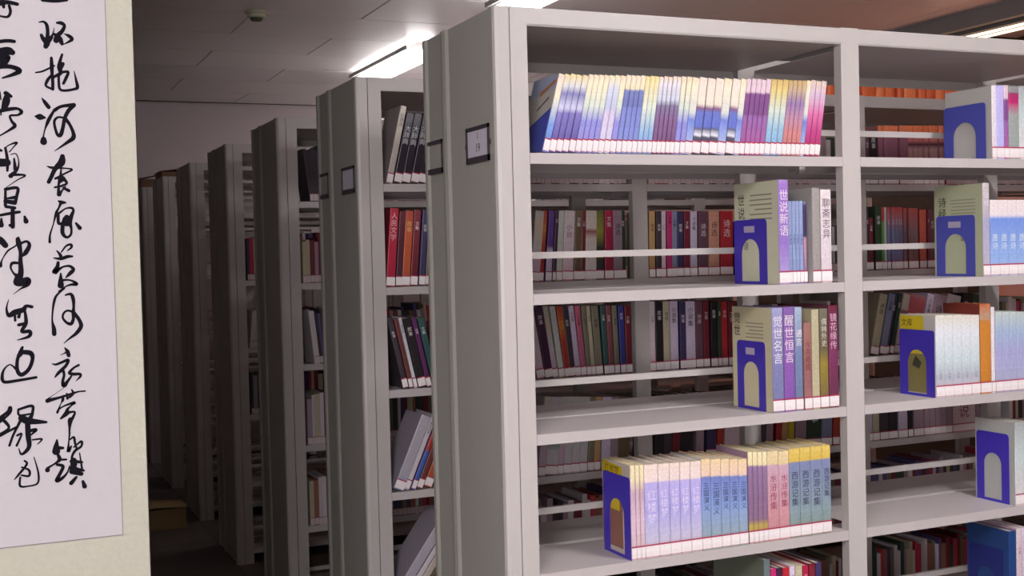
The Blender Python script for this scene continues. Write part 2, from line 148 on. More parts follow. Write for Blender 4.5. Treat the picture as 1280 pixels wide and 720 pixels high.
# books: x of left and right side on the shelf, height, style
GROUPS = {
"A1": [[0.1231,0.1418,0.1992,"sky"],[0.1418,0.1597,0.1995,"violetblue"],[0.1597,0.1776,0.1997,"violetblue"],[0.1776,0.1957,0.2,"violetblue"],[0.1957,0.2138,0.2002,"violetblue"],[0.2138,0.23,0.2004,"greenviolet"],[0.23,0.2461,0.2007,"greenviolet"],[0.2461,0.2624,0.2009,"greenviolet"],[0.2624,0.2787,0.2011,"greenviolet"],[0.2787,0.296,0.2014,"lilac"],[0.296,0.3133,0.2016,"lilac"],[0.3133,0.3307,0.2019,"greenviolet"],[0.3307,0.346,0.2021,"block"],[0.346,0.3614,0.2023,"block"],[0.3614,0.3768,0.2025,"block"],[0.3768,0.3923,0.2027,"block"],[0.3923,0.4067,0.2029,"aqua"],[0.4067,0.4212,0.2031,"aqua"],[0.4212,0.4358,0.2033,"aqua"],[0.4358,0.4493,0.2035,"plum"],[0.4493,0.4628,0.2037,"plum"],[0.4628,0.4764,0.2039,"plum"],[0.4764,0.49,0.2041,"plum"],[0.49,0.5036,0.2043,"plum"],[0.5036,0.5196,0.2045,"greenviolet"],[0.5196,0.5357,0.2047,"greenviolet"],[0.5357,0.5588,0.2051,"creamblue"],[0.5588,0.5843,0.2055,"emblem"],[0.5843,0.61,0.2058,"emblem"],[0.61,0.6359,0.2062,"emblem"],[0.6359,0.662,0.2066,"creamblue"],[0.662,0.6882,0.2069,"emblem"],[0.6882,0.7074,0.2072,"creamblue"],[0.7074,0.7233,0.2074,"purple"],[0.7233,0.7392,0.2076,"purple"],[0.7392,0.7552,0.2078,"purple"],[0.7552,0.7713,0.2081,"purple"],[0.7713,0.7874,0.2083,"purple"],[0.7874,0.8061,0.2086,"palegold"],[0.8061,0.8249,0.2088,"palegold"],[0.8249,0.8437,0.2091,"palegold"],[0.8437,0.8587,0.2093,"mauveorange"],[0.8587,0.8737,0.2095,"mauveorange"],[0.8737,0.8887,0.2097,"mauveorange"],[0.8887,0.9038,0.2099,"mauveorange"],[0.9038,0.919,0.2101,"creamblue"],[0.919,0.9367,0.2104,"magenta"],[0.9367,0.9546,0.2106,"magenta"],[0.9546,0.9725,0.2109,"magenta"]],
"A2": [[0.833,0.8676,0.2852,"purplebig"],[0.8676,0.8809,0.2283,"paleblue"],[0.8809,0.8944,0.2283,"paleblue"],[0.8944,0.9065,0.2282,"paleblue"],[0.9065,0.9186,0.2282,"paleblue"],[0.9186,0.9322,0.2281,"paleblue"],[0.9322,0.9444,0.2259,"paleblueD"],[0.9457,0.973,0.2634,"greyplain"],[0.9744,1.0116,0.2589,"whiteliao"]],
"A3": [[0.8043,0.8414,0.2862,"slateblue"],[0.8427,0.8788,0.2869,"violet"],[0.8801,0.9057,0.2856,"slatelight"],[0.9098,0.9356,0.2424,"rosebrown"],[0.9369,0.9629,0.2766,"cream"],[0.9642,0.9931,0.2777,"olive"],[0.9945,1.0278,0.2853,"maroon"]],
"A4": [[0.3542,0.3696,0.2469,"thincream"],[0.3696,0.3826,0.2466,"thincream"],[0.3826,0.3958,0.2461,"thincream"],[0.3958,0.4378,0.2444,"lilacvol"],[0.4378,0.4718,0.2434,"lilacvol"],[0.4718,0.5036,0.2424,"lilacvol"],[0.5036,0.5357,0.2414,"lilacvol"],[0.5357,0.5693,0.2403,"lilacvol"],[0.5693,0.5981,0.2433,"bluevol"],[0.5981,0.631,0.2405,"bluevol"],[0.631,0.659,0.2378,"bluevol"],[0.659,0.6872,0.2352,"bluevol"],[0.6872,0.7156,0.2326,"bluevol"],[0.7182,0.7338,0.2499,"mauvethin"],[0.7338,0.7495,0.2485,"mauvethin"],[0.7495,0.7652,0.2471,"mauvethin"],[0.7652,0.7809,0.2457,"mauvethin"],[0.7809,0.818,0.2456,"rosevol"],[0.818,0.8527,0.2424,"rosevol"],[0.8527,0.889,0.2459,"goldvol"],[0.889,0.9257,0.2461,"goldvol"],[0.9257,0.9641,0.2461,"goldvol"],[0.9641,0.9945,0.2465,"goldvol"]],
"B1": [[1.6102,1.6293,0.2183,"whitelav"],[1.6293,1.658,0.2191,"lavender"],[1.658,1.6772,0.2199,"purple"],[1.6772,1.7192,0.2186,"greyred"],[1.7192,1.755,0.2199,"whiteteal"]],
"B2": [[1.5691,1.5959,0.2776,"greyvol"],[1.5975,1.6331,0.2275,"skyvol"],[1.6331,1.669,0.2274,"skyvol"],[1.669,1.7052,0.2272,"skyvol"],[1.7052,1.7417,0.2271,"skyvol"],[1.7417,1.7785,0.2269,"skyvol"]],
"B3": [[1.3808,1.4141,0.242,"whitevol"],[1.4141,1.4478,0.2406,"whitevol"],[1.4478,1.4817,0.2392,"whitevol"],[1.4817,1.5159,0.2377,"whitevol"],[1.5159,1.5503,0.2363,"whitevol"],[1.5519,1.5945,0.268,"orangevol"],[1.5961,1.6104,0.2572,"whiteslim"],[1.612,1.6408,0.2419,"palebluevol"],[1.6408,1.6697,0.2407,"palebluevol"],[1.6697,1.6989,0.2395,"palebluevol"],[1.6989,1.7282,0.2383,"palebluevol"],[1.7282,1.7578,0.237,"palebluevol"]],
"B4": [[1.6849,1.7208,0.2534,"whiteteal"],[1.7208,1.7569,0.2505,"whiteteal"]],
"R2s2b1": [[0.6291,0.6641,0.2561,"mag"],[0.6655,0.6838,0.2559,"redorange"],[0.6923,0.717,0.2557,"purplepale"],[0.7177,0.7312,0.2555,"dkpurple"],[0.7334,0.7562,0.2554,"palegreen"],[0.7562,0.7992,0.2551,"pinkwhite"],[0.8014,0.8318,0.2548,"brown"],[0.8325,0.8499,0.2546,"dkred"],[0.8506,0.8952,0.2544,"whitecream"],[0.8974,0.9305,0.2541,"blackyellow"],[0.9312,0.966,0.2538,"crimson"],[0.9675,1.0048,0.2535,"mauvegrey"],[1.0063,1.0258,0.2533,"dkgreen"]],
"R2s2b2": [[1.121,1.1468,0.2494,"tan"],[1.1485,1.1728,0.2492,"dkgrey"],[1.1738,1.1936,0.2491,"pinkwhite"],[1.1947,1.2181,0.2489,"magentad"],[1.2191,1.2426,0.2487,"bluegrey"],[1.2462,1.2744,0.2485,"indigo"],[1.2754,1.3009,0.2482,"dkred"],[1.3027,1.333,0.248,"lavwhite"],[1.3348,1.3778,0.2477,"mauvedk"],[1.3814,1.4302,0.2473,"peach"],[1.4321,1.4905,0.2469,"red"]],
"R2s3b1": [[0.6514,0.6831,0.2649,"pinkwhite"],[0.6831,0.715,0.2637,"dkpurple"],[0.7157,0.7364,0.2626,"mag"],[0.7371,0.7601,0.2617,"palegreen"],[0.7608,0.7845,0.2608,"redorange"],[0.7852,0.8083,0.2598,"dkgrey"],[0.8091,0.8301,0.2589,"lavwhite"],[0.8308,0.8527,0.258,"rose"],[0.8542,0.8724,0.2572,"olivegrey"],[0.8732,0.8893,0.2565,"creamd"],[0.8901,0.9188,0.2556,"olivegrey"],[0.9217,0.9417,0.2545,"teal"],[0.944,0.9648,0.2536,"greyred2"],[0.9663,0.9872,0.2527,"olivegrey"],[0.9887,1.0112,0.2518,"blue"],[1.0127,1.0375,0.2508,"dkred"]],
"R2s3b2": [[1.1159,1.14,0.2617,"pinkwhite"],[1.1411,1.1747,0.2606,"black"],[1.1782,1.2061,0.2593,"creamd"],[1.2096,1.2448,0.2579,"lavwhite"],[1.2483,1.2766,0.2566,"indigo"],[1.2783,1.321,0.2552,"lavwhite"],[1.3228,1.3551,0.2537,"mauvedk"],[1.3569,1.3839,0.2525,"dkred"],[1.3857,1.4147,0.2514,"black"],[1.4165,1.4328,0.2504,"dkgreen"],[1.4347,1.4602,0.2496,"red"],[1.4639,1.5006,0.2482,"dkred"],[1.5043,1.5487,0.2465,"indigo"]],
"R2s4b1": [[0.6387,0.6664,0.2677,"mag"],[0.6672,0.717,0.2648,"whitegreen"],[0.7179,0.74,0.2622,"mag"],[0.7408,0.7725,0.2602,"whitemag"],[0.7733,0.8043,0.2579,"whitemag"],[0.8051,0.8371,0.2555,"whitemag"],[0.8388,0.8649,0.2533,"olivegrey"],[0.8658,0.8911,0.2514,"tan"],[0.8955,0.9333,0.2488,"lavwhite"],[0.9351,0.9661,0.2462,"mauvegrey"],[0.967,1.0151,0.2433,"brown"]],
"R2s4b2": [[1.1221,1.1588,0.2416,"black"],[1.1606,1.1956,0.2389,"dkgrey"],[1.1975,1.2327,0.2363,"dkred"],[1.2327,1.2889,0.2331,"black"],[1.303,1.338,0.2288,"mauvegrey"],[1.3503,1.3932,0.2252,"indigo"],[1.398,1.4268,0.2223,"redorange"],[1.4317,1.5044,0.2183,"pinkwhite"],[1.5093,1.5387,0.2143,"creamd"],[1.5583,1.5929,0.2107,"dkgrey"],[1.6277,1.6577,0.2059,"mauvegrey"],[1.6728,1.6979,0.2029,"red"],[1.6999,1.7283,0.2008,"tan"],[1.7303,1.7588,0.1986,"yellow"],[1.7639,1.8182,0.1953,"mauvegrey"],[1.8203,1.8907,0.1907,"dkgreen"],[1.8928,1.9452,0.1862,"bluegrey"],[1.9505,1.9821,0.1829,"redorange"]],
"R2s1b3": [[2.1452,2.1657,0.2134,"mauvedk"],[2.1698,2.211,0.2206,"black"],[2.2151,2.2408,0.2409,"coralmauve"],[2.2408,2.2667,0.2415,"coralmauve"],[2.2667,2.2926,0.242,"coralmauve"],[2.2926,2.3186,0.2425,"coralmauve"],[2.3186,2.3448,0.2431,"coralmauve"],[2.3448,2.371,0.2436,"coralmauve"],[2.371,2.3974,0.2442,"coralpink"],[2.3974,2.4239,0.2447,"coralpink"],[2.4239,2.4505,0.2453,"coralpink"],[2.4505,2.4772,0.2458,"coralpink"],[2.4772,2.504,0.2464,"coralpink"],[2.504,2.5309,0.2469,"coralpink"],[2.5309,2.558,0.2475,"coralpink"]],
"R2s2b3": [[2.1444,2.1599,0.2545,"dkgrey"],[2.1627,2.1828,0.2153,"dkred"],[2.1883,2.2205,0.2607,"dkgreen"],[2.2224,2.2362,0.2573,"greenred"],[2.2371,2.2529,0.2572,"palegreen"],[2.2538,2.2705,0.2571,"bluered"],[2.2705,2.2873,0.257,"bluered"],[2.2873,2.3041,0.2569,"bluered"],[2.3041,2.321,0.2568,"bluered"],[2.321,2.3379,0.2567,"bluered"],[2.3397,2.3595,0.2532,"brickgrey"],[2.3595,2.3794,0.2531,"brickgrey"],[2.3794,2.3993,0.2529,"brickgrey"],[2.3993,2.4193,0.2528,"brickgrey"],[2.424,2.4604,0.2459,"coral"],[2.4623,2.4748,0.2457,"dkred"],[2.4767,2.5056,0.2456,"mauvedk"]],
"R2s3b3": [[2.1464,2.1876,0.2549,"creamd"],[2.1922,2.2273,0.2534,"bluegrey"],[2.2291,2.2504,0.2523,"indigo"],[2.2523,2.2728,0.2515,"dkgreen"],[2.2756,2.313,0.2504,"whitecream"],[2.3177,2.4028,0.248,"redmag"],[2.4047,2.441,0.2458,"lavwhite"],[2.4458,2.5181,0.2437,"mauvegrey"],[2.5201,2.5962,0.241,"pinkwhite"],[2.5982,2.6455,0.2388,"black"],[2.6505,2.6952,0.237,"dkgreen"],[2.7002,2.7352,0.2354,"lavwhite"],[2.7402,2.7957,0.2336,"mauvedk"]],
"R2s4b3": [[2.1234,2.1536,0.2361,"lavwhite"],[2.1563,2.1893,0.2339,"creamd"],[2.1933,2.2359,0.2311,"dkgrey"],[2.2385,2.2841,0.228,"black"],[2.2895,2.3368,0.2246,"lavwhite"],[2.3409,2.3654,0.222,"black"],[2.3708,2.4229,0.2191,"mauvegrey"],[2.4257,2.4546,0.2163,"mauvegrey"],[2.456,2.4851,0.2143,"mauvegrey"],[2.4865,2.5158,0.2123,"mauvegrey"],[2.5172,2.5466,0.2102,"mauvegrey"],[2.548,2.5776,0.2082,"mauvegrey"],[2.5818,2.7072,0.2028,"pinkwhite"],[2.7101,2.7796,0.1962,"mauvegrey"],[2.7825,2.8528,0.1914,"dkgreen"]],
"R2s1g": [[0.1011,0.1237,0.2671,"whitemarks"],[0.1266,0.1551,0.2435,"blackset"],[0.156,0.1852,0.2416,"blackset"],[0.1866,0.2155,0.2423,"blackset"],[0.2164,0.2445,0.2431,"blackset"]],
"R2s2g": [[0.0911,0.1223,0.2683,"redchars"],[0.1252,0.148,0.2572,"dkredblue"],[0.148,0.1767,0.2597,"orangebook"],[0.1796,0.2056,0.2622,"dkred"],[0.2085,0.2317,0.262,"indigo"],[0.2346,0.2609,0.2618,"olivegrey"]],
"R2s3g": [[0.1439,0.164,0.2469,"dkgrey"],[0.1669,0.1813,0.2406,"brownred"],[0.1842,0.1972,0.2453,"white"],[0.1986,0.2277,0.2443,"black"],[0.2306,0.2481,0.2432,"purple2"],[0.251,0.2745,0.2422,"teal"]],
"R2s4g": [[0.0911,0.1311,0.2575,"whitegrey"],[0.134,0.1541,0.255,"white"],[0.157,0.1743,0.2478,"redblue"],[0.1772,0.2004,0.2433,"brownred"],[0.2033,0.2353,0.2409,"orangebook"]],
"R2s5g": [[0.0895,0.1324,0.2537,"whitegrey"],[0.1353,0.1583,0.2359,"white"],[0.1612,0.1902,0.2327,"whitemarks"],[0.1931,0.2252,0.2289,"brown"]]}
ORANGE = [[1.7423,1.7787],[1.7807,1.8174],[1.8193,1.8563],[1.8582,1.8954],[1.8974,1.9349],[1.9368,1.9745],[1.9765,2.0145],[2.0165,2.0547],[2.0567,2.0951],[2.0972,2.1359],[2.1564,2.2244],[2.2286,2.2702],[2.2769,2.3248],[2.3374,2.3671],[2.3756,2.4422],[2.4504,2.4914],[2.4957,2.5436],[2.5458,2.5918],[2.5962,2.6537],[2.6559,2.7162],[2.7207,2.7612],[2.7635,2.802]]
# ---------------------------------------------------------------- helpers
def link(name, me, parent=None, loc=None, rot=None):
    o = bpy.data.objects.new(name, me); col.objects.link(o)
    if parent: o.parent = parent
    if loc: o.location = loc
    if rot: o.rotation_euler = rot
    return o
def to_mesh(name, bm, mats, smooth=False):
    me = bpy.data.meshes.new(name)
    bmesh.ops.recalc_face_normals(bm, faces=bm.faces)
    bm.to_mesh(me); bm.free()
    for x in (mats if isinstance(mats, (list, tuple)) else [mats]): me.materials.append(x)
    if smooth:
        for p in me.polygons: p.use_smooth = True
    return me
def box(bm, x0, x1, y0, y1, z0, z1, mi=0):
    v = [bm.verts.new((x, y, z)) for x in (x0, x1) for y in (y0, y1) for z in (z0, z1)]
    for f in ((0, 1, 3, 2), (4, 6, 7, 5), (0, 4, 5, 1), (2, 3, 7, 6), (0, 2, 6, 4), (1, 5, 7, 3)):
        bm.faces.new([v[i] for i in f]).material_index = mi
def box_mesh(name, dims, mats, bevel=0):
    bm = bmesh.new(); box(bm, *dims)
    if bevel: bmesh.ops.bevel(bm, geom=bm.edges[:], offset=bevel, segments=2, affect='EDGES')
    return to_mesh(name, bm, mats)
def prism(bm, pts, z0, z1, mi=0, axis='z'):
    def P3(a, b, c):
        return (a, b, c) if axis == 'z' else ((a, c, b) if axis == 'y' else (c, a, b))
    lo = [bm.verts.new(P3(x, y, z0)) for x, y in pts]; hi = [bm.verts.new(P3(x, y, z1)) for x, y in pts]
    fs = [bm.faces.new(lo[::-1]), bm.faces.new(hi)]
    n = len(pts)
    for i in range(n): fs.append(bm.faces.new((lo[i], lo[(i + 1) % n], hi[(i + 1) % n], hi[i])))
    for f in fs: f.material_index = mi
def empty(name, loc=(0, 0, 0), rot=(0, 0, 0)):
    o = bpy.data.objects.new(name, None); col.objects.link(o); o.location = loc; o.rotation_euler = rot
    o.empty_display_size = 0.1
    return o
def tag(o, label, cat, group=None):
    o['label'] = label; o['category'] = cat
    if group: o['group'] = group
    return o
def struct(o): o['kind'] = 'structure'; return o
ONES = ['', 'first', 'second', 'third', 'fourth', 'fifth', 'sixth', 'seventh', 'eighth', 'ninth', 'tenth', 'eleventh', 'twelfth', 'thirteenth', 'fourteenth', 'fifteenth', 'sixteenth', 'seventeenth', 'eighteenth', 'nineteenth']
def ordinal(n):
    if n < 20: return ONES[n]
    t = {2: 'twent', 3: 'thirt', 4: 'fort', 5: 'fift'}[n // 10]
    return t + 'ieth' if n % 10 == 0 else t + 'y-' + ONES[n % 10]
TXT = {}
def text_mesh(s, m_, vertical=True, bold=0.0):
    """lettering as flat mesh in the XZ plane facing -Y; each character 1 unit tall, stacked downward when vertical"""
    k = (s, m_.name, vertical)
    if k in TXT: return TXT[k]
    bm = bmesh.new()
    for i, chs in enumerate(s if vertical else [s]):
        c = bpy.data.curves.new('lettering', 'FONT'); c.body = chs; c.align_x = 'CENTER'; c.align_y = 'CENTER'
        c.resolution_u = 2; c.offset = bold
        o = bpy.data.objects.new('lettering', c); col.objects.link(o)
        dg = bpy.context.evaluated_depsgraph_get()
        me = bpy.data.meshes.new_from_object(o.evaluated_get(dg))
        bpy.data.objects.remove(o); bpy.data.curves.remove(c)
        me.transform(Matrix(((1, 0, 0, 0), (0, 0, 1, 0), (0, 1, 0, -i * 1.05 if vertical else 0), (0, 0, 0, 1))))
        bm.from_mesh(me); bpy.data.meshes.remove(me)
    me = bpy.data.meshes.new('lettering'); bm.to_mesh(me); bm.free(); me.materials.clear(); me.materials.append(m_)
    for p in me.polygons: p.material_index = 0
    TXT[k] = me
    return me

# ---------------------------------------------------------------- room shell
XL, XR, YF, YB, ZC = -3.2, 4.9, -5.6, 7.36, 2.88
o = struct(link('floor', box_mesh('floor', (XL, XR, YF, YB, -0.1, 0), floor_m)))
ceil = struct(link('ceiling', box_mesh('ceiling', (XL, XR, YF, YB, ZC + 0.012, ZC + 0.1), grid_m)))
tm = box_mesh('ceiling_tile', (0.004, 1.196, 0.004, 0.596, 0, 0.011), tile_m)
th_ = box_mesh('ceiling_tile_half', (0.0025, 0.5975, 0.0025, 0.5975, 0, 0.011), tile_m)
r0 = -15
for r in range(r0, 7):
    y = 3.62 + 0.6 * r
    if y < YF or y + 0.6 > YB + 0.3: continue
    x = 0.175 + (0.59 if r % 2 else 0) - 1.2 * 3
    while x < XR:
        if x >= XL - 0.3 and x + 1.2 <= XR + 0.3:
            t = link('ceiling_tile', tm, ceil, (x, y, ZC))
        x += 1.2
struct(link('wall_far', box_mesh('wall_far', (XL, XR, YB, YB + 0.12, 0, ZC + 0.1), wall_m)))
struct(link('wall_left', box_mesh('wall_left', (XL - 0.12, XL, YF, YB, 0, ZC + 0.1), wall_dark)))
struct(link('wall_right', box_mesh('wall_right', (XR, XR + 0.12, YF, YB, 0, ZC + 0.1), brown_wall)))
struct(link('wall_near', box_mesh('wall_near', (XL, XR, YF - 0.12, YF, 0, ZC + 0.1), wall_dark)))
struct(link('baseboard_far', box_mesh('baseboard_far', (XL, XR, YB - 0.012, YB, 0, 0.1), mat('skirting', (110, 100, 96), 0.6))))
# dark grey channel on the ceiling that carries the right-hand row of lamps
beam = link('trim_1', box_mesh('trim_1', (3.93, 4.2, YF, YB, ZC - 0.09, ZC), mat('channel_grey', (112, 108, 108), 0.6)))
struct(beam)
# unseen windows added for fill light, behind the camera and in the right wall
def fill_window(name, x0, x1, z0, z1, y, axis='y', glow=None):
    w = empty(name); struct(w)
    bm = bmesh.new(); fr = 0.06
    for a, b, c, d in ((x0 - fr, x1 + fr, z0 - fr, z0), (x0 - fr, x1 + fr, z1, z1 + fr), (x0 - fr, x0, z0, z1), (x1, x1 + fr, z0, z1), ((x0 + x1) / 2 - 0.02, (x0 + x1) / 2 + 0.02, z0, z1)):
        if axis == 'y': box(bm, a, b, y, y + 0.05, c, d)
        else: box(bm, y - 0.05, y, a, b, c, d)
    link('fill_window_frame', to_mesh('fill_window_frame', bm, mat('fill_window_paint', (220, 215, 210), 0.5)), w)
    g = mat('pane_' + name, (200, 200, 210), 0.2, emit=glow)
    bm = bmesh.new()
    if axis == 'y': box(bm, x0, x1, y + 0.002, y + 0.01, z0, z1)
    else: box(bm, y - 0.01, y - 0.002, x0, x1, z0, z1)
    link('pane', to_mesh('pane', bm, g), w)
fill_window('fill_window_1', -3.08, -1.9, 0.9, 2.6, YF, 'y', ((230, 235, 255), 1.2))  # unseen glowing pane, added to go with the near fill light
fill_window('fill_window_2', 0.6, 3.2, 0.8, 2.3, XR, 'x', ((255, 120, 70), 0.1))  # unseen orange pane, added to warm the right side

# ---------------------------------------------------------------- bookcases
RP, RD = 1.1885, 0.528
LV = (1.83, 1.48, 1.13, 0.78, 0.43, 0.08)
ZT = 2.1876
BAY, POST, X0 = 0.961, 0.0623, 0.0887
def shelf_mesh(d):
    bm = bmesh.new()
    box(bm, 0.001, BAY - 0.001, 0.0, d, -0.0015, 0)
    box(bm, 0.001, BAY - 0.001, 0.0, 0.0015, -0.027, -0.0015)
    box(bm, 0.001, BAY - 0.001, d - 0.0015, d, -0.027, -0.0015)
    box(bm, 0.001, BAY - 0.001, 0.0015, 0.014, -0.027, -0.0258)
    box(bm, 0.001, BAY - 0.001, d - 0.014, d - 0.0015, -0.027, -0.0258)
    return to_mesh('shelf', bm, shelf_m)
SH = shelf_mesh(0.25)
def cover_mesh(d):
    bm = bmesh.new(); w = BAY + 0.001
    box(bm, 0, w, 0, d, -0.043, -0.0415)
    box(bm, 0, w, 0, 0.002, -0.045, 0)
    box(bm, 0, w, d - 0.002, d, -0.072, 0)
    box(bm, 0, w, 0.002, 0.016, -0.045, -0.0435)
    return to_mesh('top_cover', bm, steel)
def cover_mesh_fix(d):
    return cover_mesh(d)
CV = {RD: cover_mesh(RD), 0.2: cover_mesh(0.2)}
RAIL = box_mesh('back_rail', (0.001, BAY - 0.001, -0.005, 0.005, 0.087, 0.105), steel)
def panel_mesh(d, flip=False):
    r = 0.012; rec = 0.006
    pts = [(0.0405, 0.0), (r, 0.0), (r * 0.3, r * 0.3), (0.0, r), (0.0, 0.035), (rec, 0.05)]
    if d > 0.4: pts += [(rec, 0.325), (0.0, 0.337), (-0.002, 0.355), (0.0, 0.373), (rec, 0.385)]
    pts += [(rec, d - 0.04), (0.0, d - 0.028), (0.0, d - r), (r * 0.3, d - r * 0.3), (r, d), (0.0405, d), (0.0405, d - 0.004), (0.012, d - 0.004), (0.012, 0.004), (0.0405, 0.004)]
    if flip: pts = [(-x, y) for x, y in pts][::-1]
    bm = bmesh.new(); prism(bm, pts, 0, ZT)
    for f in bm.faces:
        c = f.calc_center_median()
        if (c.y < 0.008 or c.y > d - 0.008) and abs(c.x) < 0.045 and abs(f.normal.z) < 0.5: f.material_index = 1
    return to_mesh('end_panel', bm, [steel_panel, steel])
PN = {(RD, False): panel_mesh(RD), (RD, True): panel_mesh(RD, True), (0.2, False): panel_mesh(0.2), (0.2, True): panel_mesh(0.2, True)}
bm = bmesh.new(); box(bm, 0, 0.0455, 0, 0.035, 0, ZT); EP = to_mesh('upright', bm, steel)
bm = bmesh.new(); box(bm, 0, POST, 0, 0.03, 0, ZT + 0.002)
MP = to_mesh('upright', bm, steel)
bm = bmesh.new(); box(bm, 0, 0.0445, 0.004, 0.0055, 0, 0.0)
bm.free()
def rack(k, bays, label, d=RD, rails=True, cards=(None, None)):
    y0 = k * RP
    root = tag(empty('bookcase', (0, y0, 0)), label, 'bookcase', None)
    link('end_panel', PN[(d, False)], root)
    xe = X0 + bays * BAY + (bays - 1) * POST + X0
    link('end_panel', PN[(d, True)], root, (xe, 0, 0))
    for y in (0.0, d - 0.035):
        link('upright', EP, root, (0.0432, y, 0)); link('upright', EP, root, (xe - 0.0887, y, 0))
    for b in range(bays):
        bx = X0 + b * (BAY + POST)
        if b:
            link('upright', MP, root, (bx - POST, 0, 0))
            link('upright', MP, root, (bx - POST, d - 0.03, 0))
        link('top_cover', CV[d], root, (bx, 0, ZT))
        for z in LV:
            link('shelf', SH if d > 0.4 else SH2, root, (bx, 0, z))
            if d > 0.4:
                link('shelf', SH, root, (bx, 0.278, z))
                if rails: link('back_rail', RAIL, root, (bx, 0.264, z))
    for i, cspec in enumerate(cards):
        if cspec is None: continue
        yc, zc, w, h, paper = cspec
        bm = bmesh.new(); t = 0.010
        for a, b_, c_, d_ in ((-w / 2, w / 2, -h / 2, -h / 2 + t * 1.5), (-w / 2, w / 2, h / 2 - t, h / 2), (-w / 2, -w / 2 + t * .6, -h / 2, h / 2), (w / 2 - t * .8, w / 2, -h / 2, h / 2)):
            box(bm, -0.005, 0.0, a, b_, c_, d_)
        box(bm, -0.0012, 0.0, -w / 2 + .002, w / 2 - .002, -h / 2 + .002, h / 2 - .002, 1)
        box(bm, -0.004, 0, w / 2, w / 2 + 0.007, -0.006, 0.006); box(bm, -0.004, 0, -w / 2 - 0.007, -w / 2, -0.006, 0.006)
        hm = to_mesh('label_holder', bm, [frame_m, steel_panel])
        hd = link('label_holder', hm, root, (0.0058, yc, zc))
        if paper:
            cd = link('card', box_mesh('card', (-0.0028, -0.0014, -w / 2 + 0.009, w / 2 - 0.009, -h / 2 + 0.014, h / 2 - 0.010), card_m), hd)
            cd['label'] = 'white paper card'
    return root
SH2 = shelf_mesh(0.19)
hold0 = ((0.13, 1.862, 0.150, 0.092, True), (0.452, 1.855, 0.137, 0.092, False))
hold1 = ((0.127, 1.85, 0.150, 0.092, True), (0.452, 1.85, 0.137, 0.092, False))
rack(0, 3, 'nearest steel bookcase, open shelves holding four shelf groups propped by blue bookends', cards=hold0)
rack(1, 4, 'second steel bookcase from the camera, packed with mixed books seen through the nearest', cards=hold1)
rack(2, 3, 'third steel bookcase from the camera, tall dark end panel beside a narrow bright upright')
rack(3, 3, 'fourth steel bookcase from the camera, its end panel fourth tallest in the receding row')
rack(4, 3, 'fifth steel bookcase from the camera, between the fourth and the one topped with cardboard')
rack(5, 3, 'sixth steel bookcase from the camera, with a flat brown cardboard box on top')
rack(6, 3, 'last steel bookcase standing against the far wall beside the calligraphy scroll edge', d=0.2)
# the number on the first card: parts of the card are its printed marks
for o_ in [x for x in bpy.data.objects if x.name.startswith('card') and x.type == 'MESH'][:1]:
    pass
def card_text(s, y, z, size, x=0.0025):
    me = text_mesh(s, ink_m, False, 0.0)
    t = link('card_print', me, None, (x, y, z), (0, 0, -PI / 2)); t.scale = (size, size, size)
    return t
racks = [x for x in bpy.data.objects if x.name.startswith('bookcase')]
nr = [x for x in racks if x['label'].startswith('nearest')][0]
for s, y, z, size in (('I', 0.128, 1.883, 0.026), ('19', 0.128, 1.852, 0.032)):
    t = card_text(s, y, z, size); t.parent = nr

# ---------------------------------------------------------------- lamps
def lamp(loc, label, group, strength, room=False):
    L = 1.2
    r = tag(empty('ceiling_lamp', loc), label, 'lamp', group)
    bm = bmesh.new()
    box(bm, -0.03, 0.03, 0.05, L - 0.05, -0.035, 0)
    box(bm, -0.116, -0.104, 0, L, -0.055, -0.03)
    box(bm, -0.11, 0.03, 0.1, 0.13, -0.037, -0.033); box(bm, -0.11, 0.03, L - 0.13, L - 0.1, -0.037, -0.033)
    link('housing', to_mesh('housing', bm, mat('lamp_housing', (150, 148, 146), 0.5)), r)
    bm = bmesh.new(); n = 16; rings = []
    for y, q in ((0.0, 0.35), (0.012, 0.75), (0.05, 1), (L - 0.05, 1), (L - 0.012, 0.75), (L, 0.35)):
        rings.append([bm.verts.new((0.10 * q * math.cos(2 * PI * i / n), y, -0.072 + 0.034 * q * math.sin(2 * PI * i / n))) for i in range(n)])
    for a, b in zip(rings, rings[1:]):
        for i in range(n): bm.faces.new((a[i], a[(i + 1) % n], b[(i + 1) % n], b[i]))
    bm.faces.new(rings[0]); bm.faces.new(rings[-1][::-1])
    link('diffuser', to_mesh('diffuser', bm, mat('lamp_glow_%d' % int(strength), (255, 255, 255), 0.5, emit=((255, 250, 250), strength)), True), r)
lamp((1.31, 4.15, ZC), 'lit white fluorescent ceiling lamp above the gap between second and third bookcases', None, LAMP_STRENGTH)
lamp((1.31, 1.7, ZC), 'lit white fluorescent ceiling lamp whose end shows above the nearest bookcase', None, LAMP_STRENGTH)
lamp((2.62, 6.12, ZC), 'added lamp to brighten the far wall, hidden behind the nearest bookcase', None, LAMP_STRENGTH * 2.6)  # added out of view to brighten the far wall and ceiling
lamp((1.31, -2.5, ZC), 'lit ceiling lamp over the floor in front of the nearest bookcase', None, LAMP_ROOM)
lamp((-1.75, -3.3, ZC), 'lit ceiling lamp over the floor behind the camera', None, LAMP_ROOM * 1.7)
